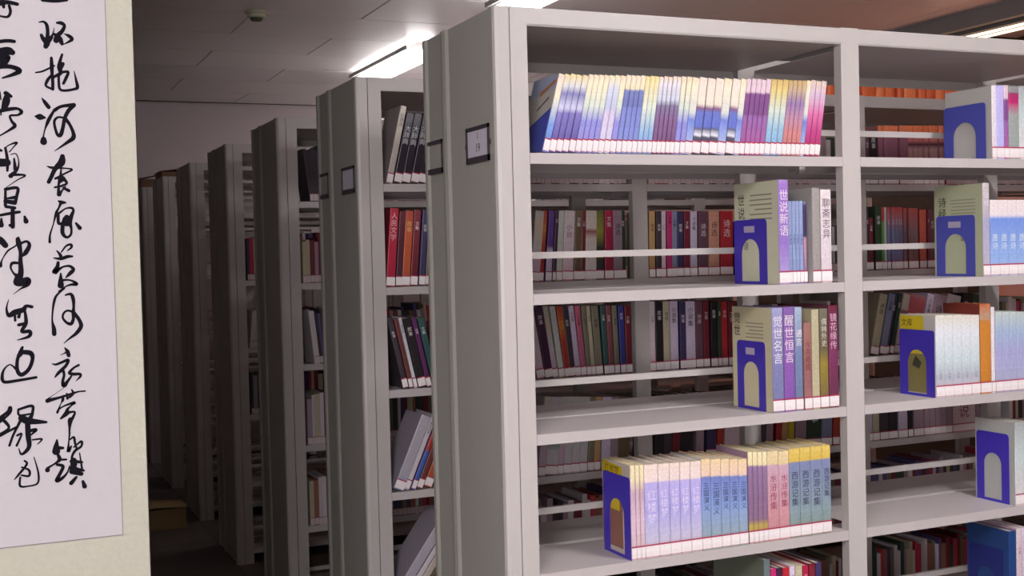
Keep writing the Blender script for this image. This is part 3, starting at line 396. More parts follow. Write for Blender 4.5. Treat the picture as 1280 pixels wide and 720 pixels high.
def tube_lamp(loc, label):
    L = 1.2
    r = tag(empty('ceiling_lamp', loc), label, 'lamp')
    link('housing', box_mesh('housing', (-0.06, 0.06, 0, L, -0.02, 0), mat('dark_housing', (90, 84, 80), 0.6)), r)
    for x in (-0.045, 0.045):
        bm = bmesh.new()
        bmesh.ops.create_cone(bm, cap_ends=True, segments=10, radius1=0.008, radius2=0.008, depth=L - 0.04)
        bmesh.ops.rotate(bm, verts=bm.verts, matrix=Matrix.Rotation(PI / 2, 3, 'X'))
        bmesh.ops.translate(bm, verts=bm.verts, vec=(x, L / 2, -0.035))
        link('tube', to_mesh('tube', bm, mat('tube_glow', (255, 250, 240), 0.5, emit=((255, 228, 200), 1.6)), True), r)
tube_lamp((4.06, 1.62, ZC - 0.09), 'twin tube ceiling lamp on the dark channel at the upper right')
tube_lamp((4.06, 4.3, ZC - 0.09), 'twin tube lamp glimpsed over the leaning magazines on the top shelf')

# smoke detector
sd = tag(empty('smoke_detector', (0.19, 3.585, ZC)), 'small round cream smoke detector on the ceiling left of the lit lamp', 'detector')
def lathe(prof, n=24):
    bm = bmesh.new(); rg = []
    for r, z in prof: rg.append([bm.verts.new((r * math.cos(2 * PI * i / n), r * math.sin(2 * PI * i / n), z)) for i in range(n)])
    for a, b in zip(rg, rg[1:]):
        for i in range(n): bm.faces.new((a[i], a[(i + 1) % n], b[(i + 1) % n], b[i]))
    bm.faces.new(rg[0]); bm.faces.new(rg[-1][::-1])
    return bm
cream = mat('detector_plastic', (196, 196, 170), 0.5)
link('base_plate', to_mesh('base_plate', lathe([(0.058, 0), (0.058, -0.01), (0.05, -0.014)]), cream, True), sd)
link('sensor_head', to_mesh('sensor_head', lathe([(0.048, -0.014), (0.048, -0.03), (0.034, -0.034)]), cream, True), sd)
link('sensor_grille', to_mesh('sensor_grille', lathe([(0.034, -0.034), (0.03, -0.046), (0.012, -0.05)]), mat('grille', (84, 90, 70), 0.6), True), sd)

# ---------------------------------------------------------------- calligraphy scroll on a display board
YS = -0.6
bd = tag(empty('display_board', (-1.4, YS, 0)), 'tall plain display board standing on the floor behind the scroll, widened to shade the aisle', 'board')
link('panel', box_mesh('panel', (-1.6, 0.4835, 0.007, 0.03, 0.12, 2.8), board_m), bd)  # widened and raised out of view to keep light off the aisle
for xa, xb in ((0.4838, 0.4885), (-1.605, -1.6003)):
    link('edging', box_mesh('edging', (xa, xb, 0.006, 0.032, 0.1, 2.81), dark_edge), bd)
for x in (-1.5, 0.42):
    bm = bmesh.new(); box(bm, x - 0.03, x + 0.03, -0.2, 0.24, 0, 0.03); box(bm, x - 0.02, x + 0.02, 0.006, 0.03, 0.03, 0.12)
    link('foot', to_mesh('foot', bm, dark_edge), bd)
sc = tag(empty('calligraphy_scroll', (-1.4, YS, 0)), 'mounted brush calligraphy scroll, black characters on white paper with pale green silk border', 'scroll')
link('silk_mount', box_mesh('silk_mount', (-0.46, 0.4865, 0.0, 0.004, 0.62, 2.5), silk_m), sc)
link('paper', box_mesh('paper', (-0.41, 0.4435, -0.0012, -0.0001, 1.1265, 2.42), paper_m), sc)
bm = bmesh.new()
e = 0.0012
for a in ((-0.41 - e, 0.4435 + e, 1.1265 - e, 1.1265), (0.4435, 0.4435 + e, 1.1265, 2.42), (-0.41 - e, -0.41, 1.1265, 2.42), (-0.41 - e, 0.4435 + e, 2.42, 2.42 + e)):
    box(bm, a[0], a[1], -0.0009, -0.0001, a[2], a[3])
link('border_line', to_mesh('border_line', bm, mat('border_grey', (120, 112, 116), 0.8)), sc)
for z in (0.62, 2.5):
    bm = bmesh.new(); bmesh.ops.create_cone(bm, cap_ends=True, segments=16, radius1=0.012, radius2=0.012, depth=0.95)
    bmesh.ops.rotate(bm, verts=bm.verts, matrix=Matrix.Rotation(PI / 2, 3, 'Y'))
    bmesh.ops.translate(bm, verts=bm.verts, vec=(0.013, -0.006, z))
    link('roller', to_mesh('roller', bm, mat('roller_wood', (70, 44, 30), 0.5), True), sc)
def brush(strokes, y):
    bm = bmesh.new(); k = 0
    for st in strokes:
        pts = []
        n = len(st)
        for i in range(n - 1):
            p0, p1, p2, p3 = st[max(i - 1, 0)], st[i], st[i + 1], st[min(i + 2, n - 1)]
            for s in range(6):
                t = s / 6
                pts.append([0.5 * ((2 * p1[j]) + (-p0[j] + p2[j]) * t + (2 * p0[j] - 5 * p1[j] + 4 * p2[j] - p3[j]) * t * t + (-p0[j] + 3 * p1[j] - 3 * p2[j] + p3[j]) * t ** 3) for j in range(3)])
        pts.append(list(st[-1]))
        prev = None
        for i, p in enumerate(pts):
            a = pts[max(i - 1, 0)]; b = pts[min(i + 1, len(pts) - 1)]
            dx, dz = b[0] - a[0], b[1] - a[1]; L = math.hypot(dx, dz) or 1
            nx, nz = -dz / L, dx / L; w = max(p[2] * 1.22, 0.0004)
            yy = y - 0.00002 * (k % 12)
            cur = (bm.verts.new((p[0] + nx * w, yy, p[1] + nz * w)), bm.verts.new((p[0] - nx * w, yy, p[1] - nz * w)))
            if prev: bm.faces.new((prev[0], prev[1], cur[1], cur[0]))
            prev = cur
        for p in (pts[0], pts[-1]):
            w = max(p[2] * 1.22, 0.0004)
            k += 1
            yy = y - 0.00002 * (k % 12)
            bm.faces.new([bm.verts.new((p[0] + w * math.cos(a * PI / 6), yy, p[1] + w * math.sin(a * PI / 6))) for a in range(12)])
        k += 1
    return bm
for n, sts in INK:
    st2 = [[(x + 1.4, z, w) for x, z, w in st] for st in sts]
    link('ink_character', to_mesh('ink_character', brush(st2, -0.0016), ink_m), sc)

# ---------------------------------------------------------------- books
W_, K_ = (236, 226, 232), (30, 26, 34)
# style: (ramp stops bottom to top, board colour, title string or None, title colour, title top fraction, title size factor, label words)
STY = {
 'sky': ([(0, (97, 125, 209)), (.35, (115, 153, 224)), (.7, (239, 234, 210)), (1, (245, 216, 203))], (153, 162, 191), 'pale blue'),
 'violetblue': ([(0, (80, 68, 144)), (.5, (125, 115, 191)), (.57, (210, 210, 236)), (.75, (125, 125, 186)), (.85, (219, 219, 223)), (1, (233, 214, 153))], (97, 87, 134), 'violet-blue'),
 'greenviolet': ([(0, (153, 144, 214)), (.4, (144, 144, 219)), (.6, (216, 226, 216)), (.85, (242, 234, 203)), (1, (242, 219, 190))], (153, 153, 191), 'green and violet'),
 'lilac': ([(0, (210, 210, 236)), (.5, (216, 203, 232)), (.6, (190, 197, 226)), (.8, (210, 216, 236)), (1, (241, 230, 190))], (197, 193, 216), 'lilac'),
 'block': ([(0, (134, 148, 214)), (.58, (125, 134, 205)), (.6, (106, 115, 181)), (.8, (115, 125, 186)), (.83, (237, 223, 190)), (1, (242, 226, 203))], (134, 139, 181), 'mid blue'),
 'aqua': ([(0, (125, 162, 219)), (.3, (153, 186, 224)), (.6, (223, 232, 219)), (1, (241, 221, 153))], (153, 162, 181), 'aqua and yellow'),
 'plum': ([(0, (106, 78, 115)), (.45, (134, 97, 144)), (.62, (125, 115, 153)), (.7, (210, 216, 232)), (.9, (232, 226, 236)), (1, (241, 219, 197))], (115, 97, 125), 'plum-footed'),
 'creamblue': ([(0, (190, 206, 237)), (.45, (115, 134, 214)), (.55, (219, 223, 219)), (.85, (245, 236, 213)), (1, (244, 223, 190))], (197, 200, 216), 'cream and blue'),
 'emblem': ([(0, (70, 72, 93)), (.22, (78, 82, 102)), (.25, (232, 232, 242)), (.33, (97, 97, 125)), (.36, (97, 115, 200)), (.55, (106, 120, 200)), (.6, (134, 87, 125)), (.66, (242, 232, 216)), (1, (245, 225, 214))], (125, 125, 153), 'cream and navy'),
 'purple': ([(0, (170, 91, 151)), (.5, (153, 106, 172)), (.54, (125, 78, 134)), (.8, (134, 83, 144)), (.83, (229, 203, 219)), (1, (232, 210, 219))], (134, 87, 134), 'purple'),
 'palegold': ([(0, (125, 167, 214)), (.35, (153, 191, 219)), (.6, (216, 226, 213)), (.85, (224, 205, 134)), (1, (214, 181, 115))], (153, 162, 162), 'pale blue and gold'),
 'mauveorange': ([(0, (191, 125, 125)), (.3, (205, 134, 134)), (.5, (191, 144, 172)), (.7, (153, 125, 176)), (.85, (195, 172, 153)), (1, (205, 176, 115))], (162, 125, 134), 'mauve and orange'),
 'magenta': ([(0, (162, 50, 102)), (.3, (191, 68, 134)), (.55, (219, 115, 172)), (.8, (216, 190, 216)), (1, (226, 206, 190))], (172, 87, 125), 'magenta'),
 'purplebig': ([(0, (180, 165, 215)), (.4, (150, 120, 200)), (.95, (160, 120, 200)), (1, (170, 140, 205))], (206, 206, 180), 'purple-spined large', '世说新语', W_, .9, .8),
 'paleblue': ([(0, (140, 155, 200)), (1, (150, 165, 205))], (150, 160, 190), 'pale blue thin', '小说史', (90, 100, 150), .6, .7),
 'paleblueD': ([(0, (120, 100, 140)), (.55, (190, 140, 160)), (.58, (60, 50, 90)), (.95, (60, 54, 96)), (1, (140, 140, 180))], (150, 150, 175), 'blue thin dark-topped'),
 'greyplain': ([(0, (158, 152, 150)), (1, (164, 158, 156))], (158, 154, 152), 'plain grey'),
 'whiteliao': ([(0, (214, 200, 210)), (1, (232, 222, 226))], (170, 164, 162), 'white red-topped', '聊斋志异', (96, 70, 84), .9, .66),
 'slateblue': ([(0, (120, 125, 165)), (.5, (130, 130, 180)), (1, (160, 160, 205))], (206, 198, 164), 'slate blue large', '觉世名言', W_, .92, .78),
 'violet': ([(0, (130, 90, 170)), (.5, (140, 95, 175)), (1, (130, 95, 165))], (150, 120, 160), 'violet', '醒世恒言', W_, .92, .8),
 'slatelight': ([(0, (110, 125, 160)), (.55, (120, 135, 175)), (1, (165, 180, 205))], (150, 155, 165), 'light slate blue', '通言', W_, .78, .8),
 'rosebrown': ([(0, (176, 130, 130)), (.3, (150, 100, 104)), (1, (160, 116, 110))], (150, 120, 110), 'short rose-brown', '今古奇观', (130, 40, 60), .78, .7),
 'cream': ([(0, (190, 180, 150)), (1, (184, 176, 146))], (178, 170, 140), 'cream'),
 'olive': ([(0, (110, 96, 70)), (.45, (150, 130, 60)), (.6, (100, 92, 70)), (1, (120, 116, 100))], (120, 110, 90), 'olive', '儒林外史', (220, 210, 200), .9, .6),
 'maroon': ([(0, (96, 50, 70)), (.5, (120, 56, 92)), (1, (110, 44, 66))], (100, 50, 70), 'maroon', '镜花缘传', (226, 190, 210), .92, .66),
 'thincream': ([(0, (214, 190, 196)), (.45, (225, 195, 215)), (.7, (200, 170, 190)), (.86, (240, 226, 190)), (1, (245, 232, 190))], (190, 180, 170), 'thin cream'),
 'lilacvol': ([(0, (190, 176, 180)), (.22, (200, 196, 225)), (.5, (178, 172, 232)), (.8, (190, 180, 236)), (.82, (240, 222, 220)), (1, (244, 224, 214))], (190, 185, 195), 'lilac', '红楼梦', (232, 222, 250), .72, .62),
 'bluevol': ([(0, (140, 165, 160)), (.2, (150, 170, 190)), (.5, (140, 165, 220)), (.8, (120, 135, 200)), (.82, (238, 208, 190)), (1, (240, 214, 170))], (170, 175, 185), 'blue', '三国演义', (52, 56, 96), .74, .58),
 'mauvethin': ([(0, (190, 160, 160)), (.12, (190, 170, 100)), (.2, (190, 165, 90)), (.26, (140, 110, 140)), (.84, (150, 120, 160)), (.86, (240, 226, 180)), (1, (244, 232, 190))], (160, 130, 150), 'thin mauve'),
 'rosevol': ([(0, (196, 140, 140)), (.3, (205, 150, 160)), (.84, (206, 170, 190)), (.86, (228, 210, 160)), (1, (236, 214, 170))], (180, 150, 155), 'rose', '水浒传集', (150, 50, 90), .74, .58),
 'goldvol': ([(0, (130, 150, 130)), (.3, (140, 160, 170)), (.84, (130, 140, 180)), (.86, (222, 190, 90)), (1, (228, 200, 110))], (170, 165, 140), 'gold-topped grey-blue', '西游记集', (50, 54, 84), .74, .58),
 'whitelav': ([(0, (225, 215, 225)), (1, (235, 228, 240))], (186, 184, 180), 'white'),
 'lavender': ([(0, (186, 186, 240)), (1, (200, 190, 245))], (170, 165, 190), 'lavender'),
 'greyred': ([(0, (150, 165, 160)), (.6, (160, 165, 165)), (.78, (190, 40, 110)), (.9, (160, 60, 110)), (.92, (150, 150, 152)), (1, (150, 150, 152))], (150, 152, 150), 'grey with red emblem'),
 'whiteteal': ([(0, (226, 216, 222)), (.6, (200, 215, 215)), (1, (170, 175, 178))], (176, 178, 174), 'white and teal'),
 'greyvol': ([(0, (190, 182, 205)), (.6, (170, 168, 200)), (.7, (190, 180, 190)), (1, (210, 200, 206))], (176, 182, 150), 'grey-spined large', '诗经', (236, 228, 236), .9, .7),
 'skyvol': ([(0, (180, 195, 220)), (.2, (150, 180, 232)), (.75, (120, 150, 225)), (.8, (236, 226, 232)), (1, (240, 228, 230))], (180, 185, 205), 'sky blue white-topped', '唐诗', (224, 232, 240), .55, .6),
 'whitevol': ([(0, (214, 204, 212)), (.25, (180, 185, 200)), (.45, (205, 220, 225)), (.8, (225, 228, 236)), (1, (222, 218, 206))], (200, 196, 190), 'white', '文库', (120, 130, 150), .3, .6),
 'orangevol': ([(0, (196, 128, 52)), (.8, (200, 130, 56)), (.85, (180, 150, 130)), (1, (190, 110, 70))], (120, 50, 40), 'tall orange'),
 'whiteslim': ([(0, (232, 224, 230)), (1, (236, 228, 236))], (200, 180, 180), 'slim white'),
 'palebluevol': ([(0, (170, 175, 200)), (.5, (170, 170, 215)), (.75, (165, 185, 215)), (1, (196, 208, 206))], (150, 150, 120), 'pale blue'),
 'whitemarks': ([(0, (190, 176, 170)), (1, (205, 196, 182))], (150, 140, 140), 'white', '论语选', (50, 30, 40), .9, .6),
 'blackset': ([(0, (44, 36, 48)), (1, (50, 44, 56))], (40, 36, 44), 'black', '大辞典', (200, 196, 206), .82, .7),
 'redchars': ([(0, (176, 32, 62)), (1, (186, 36, 60))], (130, 24, 44), 'crimson', '人民文学', (226, 190, 200), .94, .66),
 'dkredblue': ([(0, (60, 30, 50)), (1, (104, 32, 48))], (70, 30, 40), 'dark red'),
 'orangebook': ([(0, (176, 84, 56)), (.7, (196, 90, 50)), (1, (176, 76, 56))], (120, 56, 40), 'orange', '故事', (226, 190, 120), .86, .6),
 'brownred': ([(0, (110, 56, 52)), (1, (120, 60, 60))], (80, 40, 40), 'red-brown'),
 'redblue': ([(0, (60, 90, 180)), (.5, (70, 100, 190)), (.55, (180, 60, 50)), (1, (190, 80, 60))], (100, 80, 120), 'red over blue'),
 'whitegrey': ([(0, (110, 140, 190)), (.2, (176, 170, 184)), (1, (186, 178, 190))], (156, 148, 160), 'pale grey'),
 'white': ([(0, (214, 206, 212)), (1, (206, 198, 206))], (180, 172, 180), 'white', '散文选集', (80, 70, 100), .9, .5),
 'mag': ([(0, (190, 170, 186)), (.3, (206, 176, 196)), (.5, (196, 192, 190)), (.8, (206, 190, 170)), (1, (190, 186, 180))], (180, 168, 170), 'pale patterned'),
 'redorange': ([(0, (150, 40, 50)), (.5, (176, 60, 40)), (.7, (200, 110, 50)), (1, (190, 70, 50))], (140, 40, 40), 'red-orange', '传记', (226, 170, 60), .8, .6),
 'purplepale': ([(0, (200, 190, 206)), (.45, (190, 170, 200)), (.5, (96, 56, 140)), (1, (110, 70, 150))], (100, 60, 130), 'purple over white'),
 'palegreen': ([(0, (180, 180, 110)), (.12, (196, 200, 190)), (1, (206, 206, 204))], (170, 176, 160), 'pale grey-green'),
 'pinkwhite': ([(0, (220, 120, 150)), (.2, (215, 190, 200)), (1, (222, 210, 216))], (190, 150, 170), 'pink and white', '小说', (140, 60, 90), .8, .5),
 'whitecream': ([(0, (216, 208, 206)), (.6, (210, 196, 190)), (.7, (150, 80, 80)), (.75, (214, 200, 190)), (1, (206, 196, 186))], (190, 180, 170), 'white patterned'),
 'blackyellow': ([(0, (40, 44, 60)), (.3, (60, 60, 50)), (.35, (170, 150, 60)), (.45, (40, 40, 44)), (.7, (150, 150, 60)), (1, (110, 110, 60))], (40, 40, 44), 'black and yellow'),
 'whitegreen': ([(0, (196, 190, 194)), (.3, (206, 200, 204)), (.45, (60, 130, 110)), (.8, (70, 140, 116)), (.85, (200, 194, 198)), (1, (196, 190, 194))], (180, 176, 176), 'white with green block'),
 'whitemag': ([(0, (196, 188, 194)), (.6, (190, 190, 190)), (.8, (170, 190, 180)), (1, (200, 192, 192))], (180, 172, 172), 'white magazine-sized', '期刊', (110, 110, 120), .85, .35),
 'greenred': ([(0, (80, 140, 70)), (.75, (96, 160, 80)), (.8, (190, 50, 60)), (1, (200, 70, 70))], (70, 110, 60), 'green red-topped'),
 'bluered': ([(0, (120, 110, 150)), (.6, (130, 136, 180)), (.8, (190, 130, 140)), (1, (206, 80, 80))], (120, 110, 140), 'blue red-topped', '全集', (210, 200, 220), .8, .6),
 'brickgrey': ([(0, (150, 96, 100)), (.6, (140, 110, 120)), (1, (196, 90, 84))], (130, 80, 80), 'brick red'),
 'coral': ([(0, (200, 90, 80)), (1, (214, 106, 90))], (160, 70, 60), 'coral'),
 'coralmauve': ([(0, (150, 96, 120)), (.8, (160, 104, 126)), (.87, (226, 120, 80)), (1, (232, 130, 90))], (150, 90, 90), 'coral-topped mauve'),
 'coralpink': ([(0, (206, 160, 166)), (.6, (206, 160, 166)), (.68, (80, 40, 60)), (.75, (214, 130, 130)), (.87, (230, 120, 80)), (1, (236, 130, 90))], (170, 110, 110), 'coral-topped pink'),
 'redmag': ([(0, (190, 180, 190)), (.5, (190, 170, 190)), (.6, (196, 90, 100)), (.9, (200, 100, 106)), (1, (190, 130, 140))], (170, 110, 120), 'mauve with red block'),
 'covergreen': ([(0, (104, 116, 120)), (1, (110, 122, 128))], (104, 110, 96), 'grey-green large'),
 'covernavy': ([(0, (30, 60, 120)), (1, (36, 70, 130))], (34, 64, 118), 'dark blue'),
}
SOLID = {'lavwhite': ((206, 190, 214), 'lavender white'), 'dkpurple': ((70, 36, 66), 'dark purple'), 'brown': ((110, 90, 66), 'brown'), 'dkred': ((116, 34, 48), 'dark red'),
 'crimson': ((170, 34, 72), 'crimson'), 'mauvegrey': ((160, 136, 150), 'mauve-grey'), 'dkgreen': ((44, 66, 48), 'dark green'), 'tan': ((190, 150, 100), 'tan'), 'dkgrey': ((66, 56, 66), 'dark grey'),
 'magentad': ((190, 44, 110), 'magenta'), 'bluegrey': ((130, 136, 166), 'blue-grey'), 'indigo': ((60, 52, 92), 'indigo'), 'mauvedk': ((104, 70, 88), 'dull mauve'), 'peach': ((206, 150, 130), 'peach'),
 'red': ((176, 40, 52), 'red'), 'rose': ((190, 100, 130), 'rose pink'), 'olivegrey': ((128, 122, 104), 'olive-grey'), 'creamd': ((186, 176, 150), 'cream'), 'teal': ((50, 84, 84), 'teal'),
 'greyred2': ((130, 70, 76), 'greyish red'), 'blue': ((56, 60, 140), 'blue'), 'black': ((34, 28, 34), 'black'), 'purple2': ((96, 40, 96), 'purple'), 'yellow': ((200, 180, 50), 'yellow')}
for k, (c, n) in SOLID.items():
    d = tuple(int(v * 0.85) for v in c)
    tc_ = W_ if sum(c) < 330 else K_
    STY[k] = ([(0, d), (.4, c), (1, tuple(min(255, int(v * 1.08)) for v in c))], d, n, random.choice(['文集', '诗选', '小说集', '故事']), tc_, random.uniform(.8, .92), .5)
label_m = ramp_mat('spine_sticker', [(0, (190, 90, 110)), (.07, (240, 230, 232)), (.5, (244, 236, 238)), (.87, (244, 236, 238)), (.9, (170, 50, 80)), (1, (176, 50, 80))], 0.3, grain=0.05)

def book(x0, x1, h, style, y, z, depth, lean, label, group, name='book', label_tag=True):
    """x0..x1 along the shelf, lean in degrees (positive: top to the right)"""
    s = STY[style]
    a = math.radians(lean)
    w = max((x1 - x0) * math.cos(a) - (0.0012 if y < 0.1 else 0.0006), 0.004)
    h = h / math.cos(a) - (w * math.sin(abs(a)))
    bm = bmesh.new()
    t = min(0.0016, w * 0.2)
    ox = -w if lean > 0 else 0.0
    rb = min(0.0025, w * 0.25)
    pts = [(0, depth), (0, rb), (rb * .35, rb * .3), (rb, 0), (w - rb, 0), (w - rb * .35, rb * .3), (w, rb), (w, depth), (w - t, depth), (w - t, rb + t), (t, rb + t), (t, depth)]
    prism(bm, [(px + ox, py) for px, py in pts], 0, h)
    for f in bm.faces:
        n = f.calc_center_median()
        if (abs(n.x - ox) < 1e-5 or abs(n.x - ox - w) < 1e-5): f.material_index = 1
    board = mat('board_' + style, s[1], 0.4, noise=0.04, nscale=30)
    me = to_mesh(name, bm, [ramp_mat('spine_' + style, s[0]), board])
    px = x1 if lean > 0 else x0
    o = link(name, me, None, (px, y, z + 0.0006), (0, a, 0))
    tag(o, label, 'book', group)
    if s[1][0] != s[0][0][1][0]: pass
    bm = bmesh.new(); box(bm, ox + t * 1.02, ox + w - t * 1.02, rb + t * 1.05, depth - 0.004, 0.002, h - 0.0025)
    link('pages', to_mesh('pages', bm, page_m), o)
    if label_tag:
        bm = bmesh.new(); box(bm, ox + 0.0002, ox + w - 0.0002, -0.0007, 0.0015 if rb > .0012 else 0.0005, 0.003, 0.036)
        link('spine_label', to_mesh('spine_label', bm, label_m), o)
    if len(s) > 3 and s[3]:
        me = text_mesh(s[3], mat('print_%d_%d_%d' % tuple(s[4]), s[4], 0.5))
        sz = w * s[6]
        n = len(s[3])
        ztop = h * s[5]
        avail = ztop - 0.05
        sz = min(sz * 1.15, avail / (n * 1.05))
        tt = link('spine_title', me, o, (ox + w / 2, -0.0006, ztop - sz / 2)); tt.scale = (sz, 1, sz)
    return o

GD = {
 'A1': ('leaning row, top shelf of nearest bookcase', 0.15, 'leaning magazines on the top shelf of the nearest bookcase'),
 'A2': ('group by the purple-spined book, second shelf', 0.21, 'books by the upper bookend of the middle bay'),
 'A3': ('group at right of third shelf, nearest bookcase', 0.19, 'books by the third-shelf bookend of the middle bay'),
 'A4': ('long matched row on the fourth shelf', 0.155, 'matched volumes on the fourth shelf'),
 'B1': ('right bay group on the top shelf', 0.19, 'books on the top shelf of the right bay'),
 'B2': ('right bay group on the second shelf', 0.2, 'books on the second shelf of the right bay'),
 'B3': ('right bay group on the third shelf', 0.15, 'books on the third shelf of the right bay'),
 'B4': ('right bay group on the fourth shelf', 0.16, 'books on the fourth shelf of the right bay'),
 'R2s2b1': ('left-bay row behind the second-shelf rail', 0.17, 'books of the second bookcase, left bay second shelf'),
 'R2s2b2': ('row between second bookcase\'s post and the upper bookend', 0.17, 'books of the second bookcase, middle bay second shelf'),
 'R2s3b1': ('left-leaning row behind the nearest third shelf', 0.17, 'books of the second bookcase, left bay third shelf'),
 'R2s3b2': ('upright row left of the third-shelf bookend, behind', 0.17, 'books of the second bookcase, middle bay third shelf'),
 'R2s4b1': ('large-format row behind the fourth shelf, left bay', 0.19, 'books of the second bookcase, left bay fourth shelf'),
 'R2s4b2': ('row seen just above the matched volumes, behind', 0.17, 'books of the second bookcase, middle bay fourth shelf'),
 'R2s1b3': ('row left of the right bay\'s top bookend, behind', 0.17, 'books of the second bookcase, right bay top shelf'),
 'R2s2b3': ('row left of the right bay\'s second-shelf bookend, behind', 0.17, 'books of the second bookcase, right bay second shelf'),
 'R2s3b3': ('leaning row behind the right bay\'s yellow cover', 0.17, 'books of the second bookcase, right bay third shelf'),
 'R2s4b3': ('row behind the right bay\'s fourth shelf', 0.17, 'books of the second bookcase, right bay fourth shelf'),
 'R2s1g': ('top shelf left of the nearest end panel', 0.17, 'books of the second bookcase at the aisle, top shelf'),
 'R2s2g': ('second shelf left of the nearest end panel', 0.17, 'books of the second bookcase at the aisle, second shelf'),
 'R2s3g': ('third shelf left of the nearest end panel', 0.17, 'books of the second bookcase at the aisle, third shelf'),
 'R2s4g': ('fourth shelf left of the nearest end panel', 0.17, 'books of the second bookcase at the aisle, fourth shelf'),
 'R2s5g': ('fifth shelf left of the nearest end panel', 0.17, 'books of the second bookcase at the aisle, fifth shelf'),
}
def lean_of(g, i, n):
    f = i / max(n - 1, 1)
    return {'A1': 15 - 6 * min(1, f * 2.6), 'R2s2b1': 6 - 6 * f, 'R2s2b2': 1, 'R2s3b1': -(9 - 8 * f), 'R2s4b1': 7 - 5 * f, 'R2s4b2': 3, 'R2s3b3': 13,
            'R2s1g': 13, 'R2s2g': 5, 'R2s3g': -12, 'R2s4g': 24, 'R2s5g': 36}.get(g, 0)
ZG = {'A1': 1.83, 'A2': 1.48, 'A3': 1.13, 'A4': .78, 'B1': 1.83, 'B2': 1.48, 'B3': 1.13, 'B4': .78}
BK = {}
for g, lst in GROUPS.items():
    desc, dep, gname = GD[g]
    z = ZG.get(g) or {'s1': 1.83, 's2': 1.48, 's3': 1.13, 's4': .78, 's5': .43}[g[2:4]]
    y = 0.004 if g[0] in 'AB' else RP + 0.004
    for i, (x0, x1, h, sty) in enumerate(lst):
        ln = lean_of(g, i, len(lst))
        d = dep
        yy = y
        if g == 'A2' and sty.startswith('paleblue'): yy, d = y + 0.022, 0.14
        words = STY[sty][2]
        lab = '%s book, %s from left in the %s' % (words, ordinal(i + 1), desc)
        if len(lab.split()) > 16: lab = '%s book, %s from left, %s' % (words, ordinal(i + 1), desc)
        if len(lab.split()) > 16: lab = '%s book, %s in %s' % (words, ordinal(i + 1), desc)
        h = min(h, 0.3)
        if g == 'A1': h += random.uniform(-.0022, .0012); yy += random.uniform(0, .002)
        if g[:4] == 'R2s4' and g != 'R2s4g': h += 0.02
        elif g[0] == 'R': yy += random.uniform(0, .012)
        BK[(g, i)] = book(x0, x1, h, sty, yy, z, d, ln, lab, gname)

# fifth shelf of the nearest bookcase, only the tops in view
for i, (x0, w, h, sty) in enumerate([(0.763, 0.022, .3, 'covergreen'), (0.786, 0.018, .272, 'magentad'), (0.805, .02, .272, 'dkpurple'), (0.826, .022, .27, 'red'), (0.849, .018, .272, 'lavwhite'), (0.868, .024, .27, 'creamd'), (0.893, .02, .268, 'crimson'), (0.914, .022, .27, 'dkred'), (.937, .02, .27, 'indigo')]):
    BK[('A5', i)] = book(x0, x0 + w, h, sty, 0.004, 0.43, 0.25 if i == 0 else 0.18, 0, '%s book, %s from left, top showing at bottom edge under matched volumes' % (STY[sty][2], ordinal(i + 1)), 'books on the fifth shelf of the middle bay')
for i, (x0, w, h, sty) in enumerate([(1.655, 0.03, .275, 'covernavy'), (1.686, .022, .28, 'pinkwhite'), (1.709, .022, .28, 'lavwhite')]):
    BK[('B5', i)] = book(x0, x0 + w, h, sty, 0.004, 0.43, 0.17, 0, '%s book, %s from left, beside navy bookend at lower right corner' % (STY[sty][2], ordinal(i + 1)), 'books on the fifth shelf of the right bay')

# printing on the covers that show (left boards), children of their books
def cover_text(bk, s, y, z, size, colr, vertical=True):
    m_ = mat('coverprint_%d_%d_%d' % colr, colr, 0.6)
    t = link('cover_print', text_mesh(s, m_, vertical, 0.0), bk, (-0.0006, y, z), (0, 0, -PI / 2)); t.scale = (size, 1, size)
def cover_patch(bk, pts, colr, name='cover_art', x=-0.0003):
    bm = bmesh.new(); f = bm.faces.new([bm.verts.new((x, y, z)) for y, z in pts])
    link(name, to_mesh(name, bm, mat('coverpatch_%d_%d_%d' % colr, colr, 0.4)), bk)
def blurb(bk, y0, y1, z0, z1, n, colr=(140, 136, 120)):
    bm = bmesh.new(); st = (z1 - z0) / n
    for i in range(n):
        a = y1 - random.uniform(0, .03) if i % 3 == 2 else y1
        z = z0 + st * i
        bm.faces.new([bm.verts.new((-0.0003, y, zz)) for y, zz in ((a, z), (y0, z), (y0, z + st * .3), (a, z + st * .3))])
    link('cover_print', to_mesh('cover_print', bm, mat('blurb', colr, 0.6)), bk)
b = BK[('A2', 0)]
cover_text(b, '世说', 0.175, 0.235, 0.036, (30, 30, 34)); cover_text(b, '新语', 0.155, 0.13, 0.024, (60, 60, 60)); blurb(b, 0.03, 0.135, 0.18, 0.26, 6)
b = BK[('A3', 0)]
cover_text(b, '觉世', 0.165, 0.252, 0.034, (40, 34, 30)); blurb(b, 0.04, 0.125, 0.20, 0.25, 5)
b = BK[('B2', 0)]
cover_text(b, '诗经', 0.165, 0.225, 0.034, (30, 34, 28)); blurb(b, 0.03, 0.13, 0.19, 0.24, 5, (120, 128, 104))
cover_text(b, '选', 0.08, 0.115, 0.022, (30, 34, 30))
b = BK[('A4', 0)]
cover_patch(b, [(0.153, .175), (0.045, .175), (0.045, .236), (0.153, .243)], (206, 176, 20)); cover_patch(b, [(0.153, 0.02), (0.045, 0.02), (0.045, .175), (0.153, .175)], (140, 96, 84))
cover_text(b, '红楼梦', 0.1, 0.222, 0.026, (70, 60, 20), False)
cover_patch(b, [(0.11, .118), (0.06, .118), (0.06, .16), (0.11, .16)], (206, 180, 30), x=-0.0006)
b = BK[('B3', 0)]
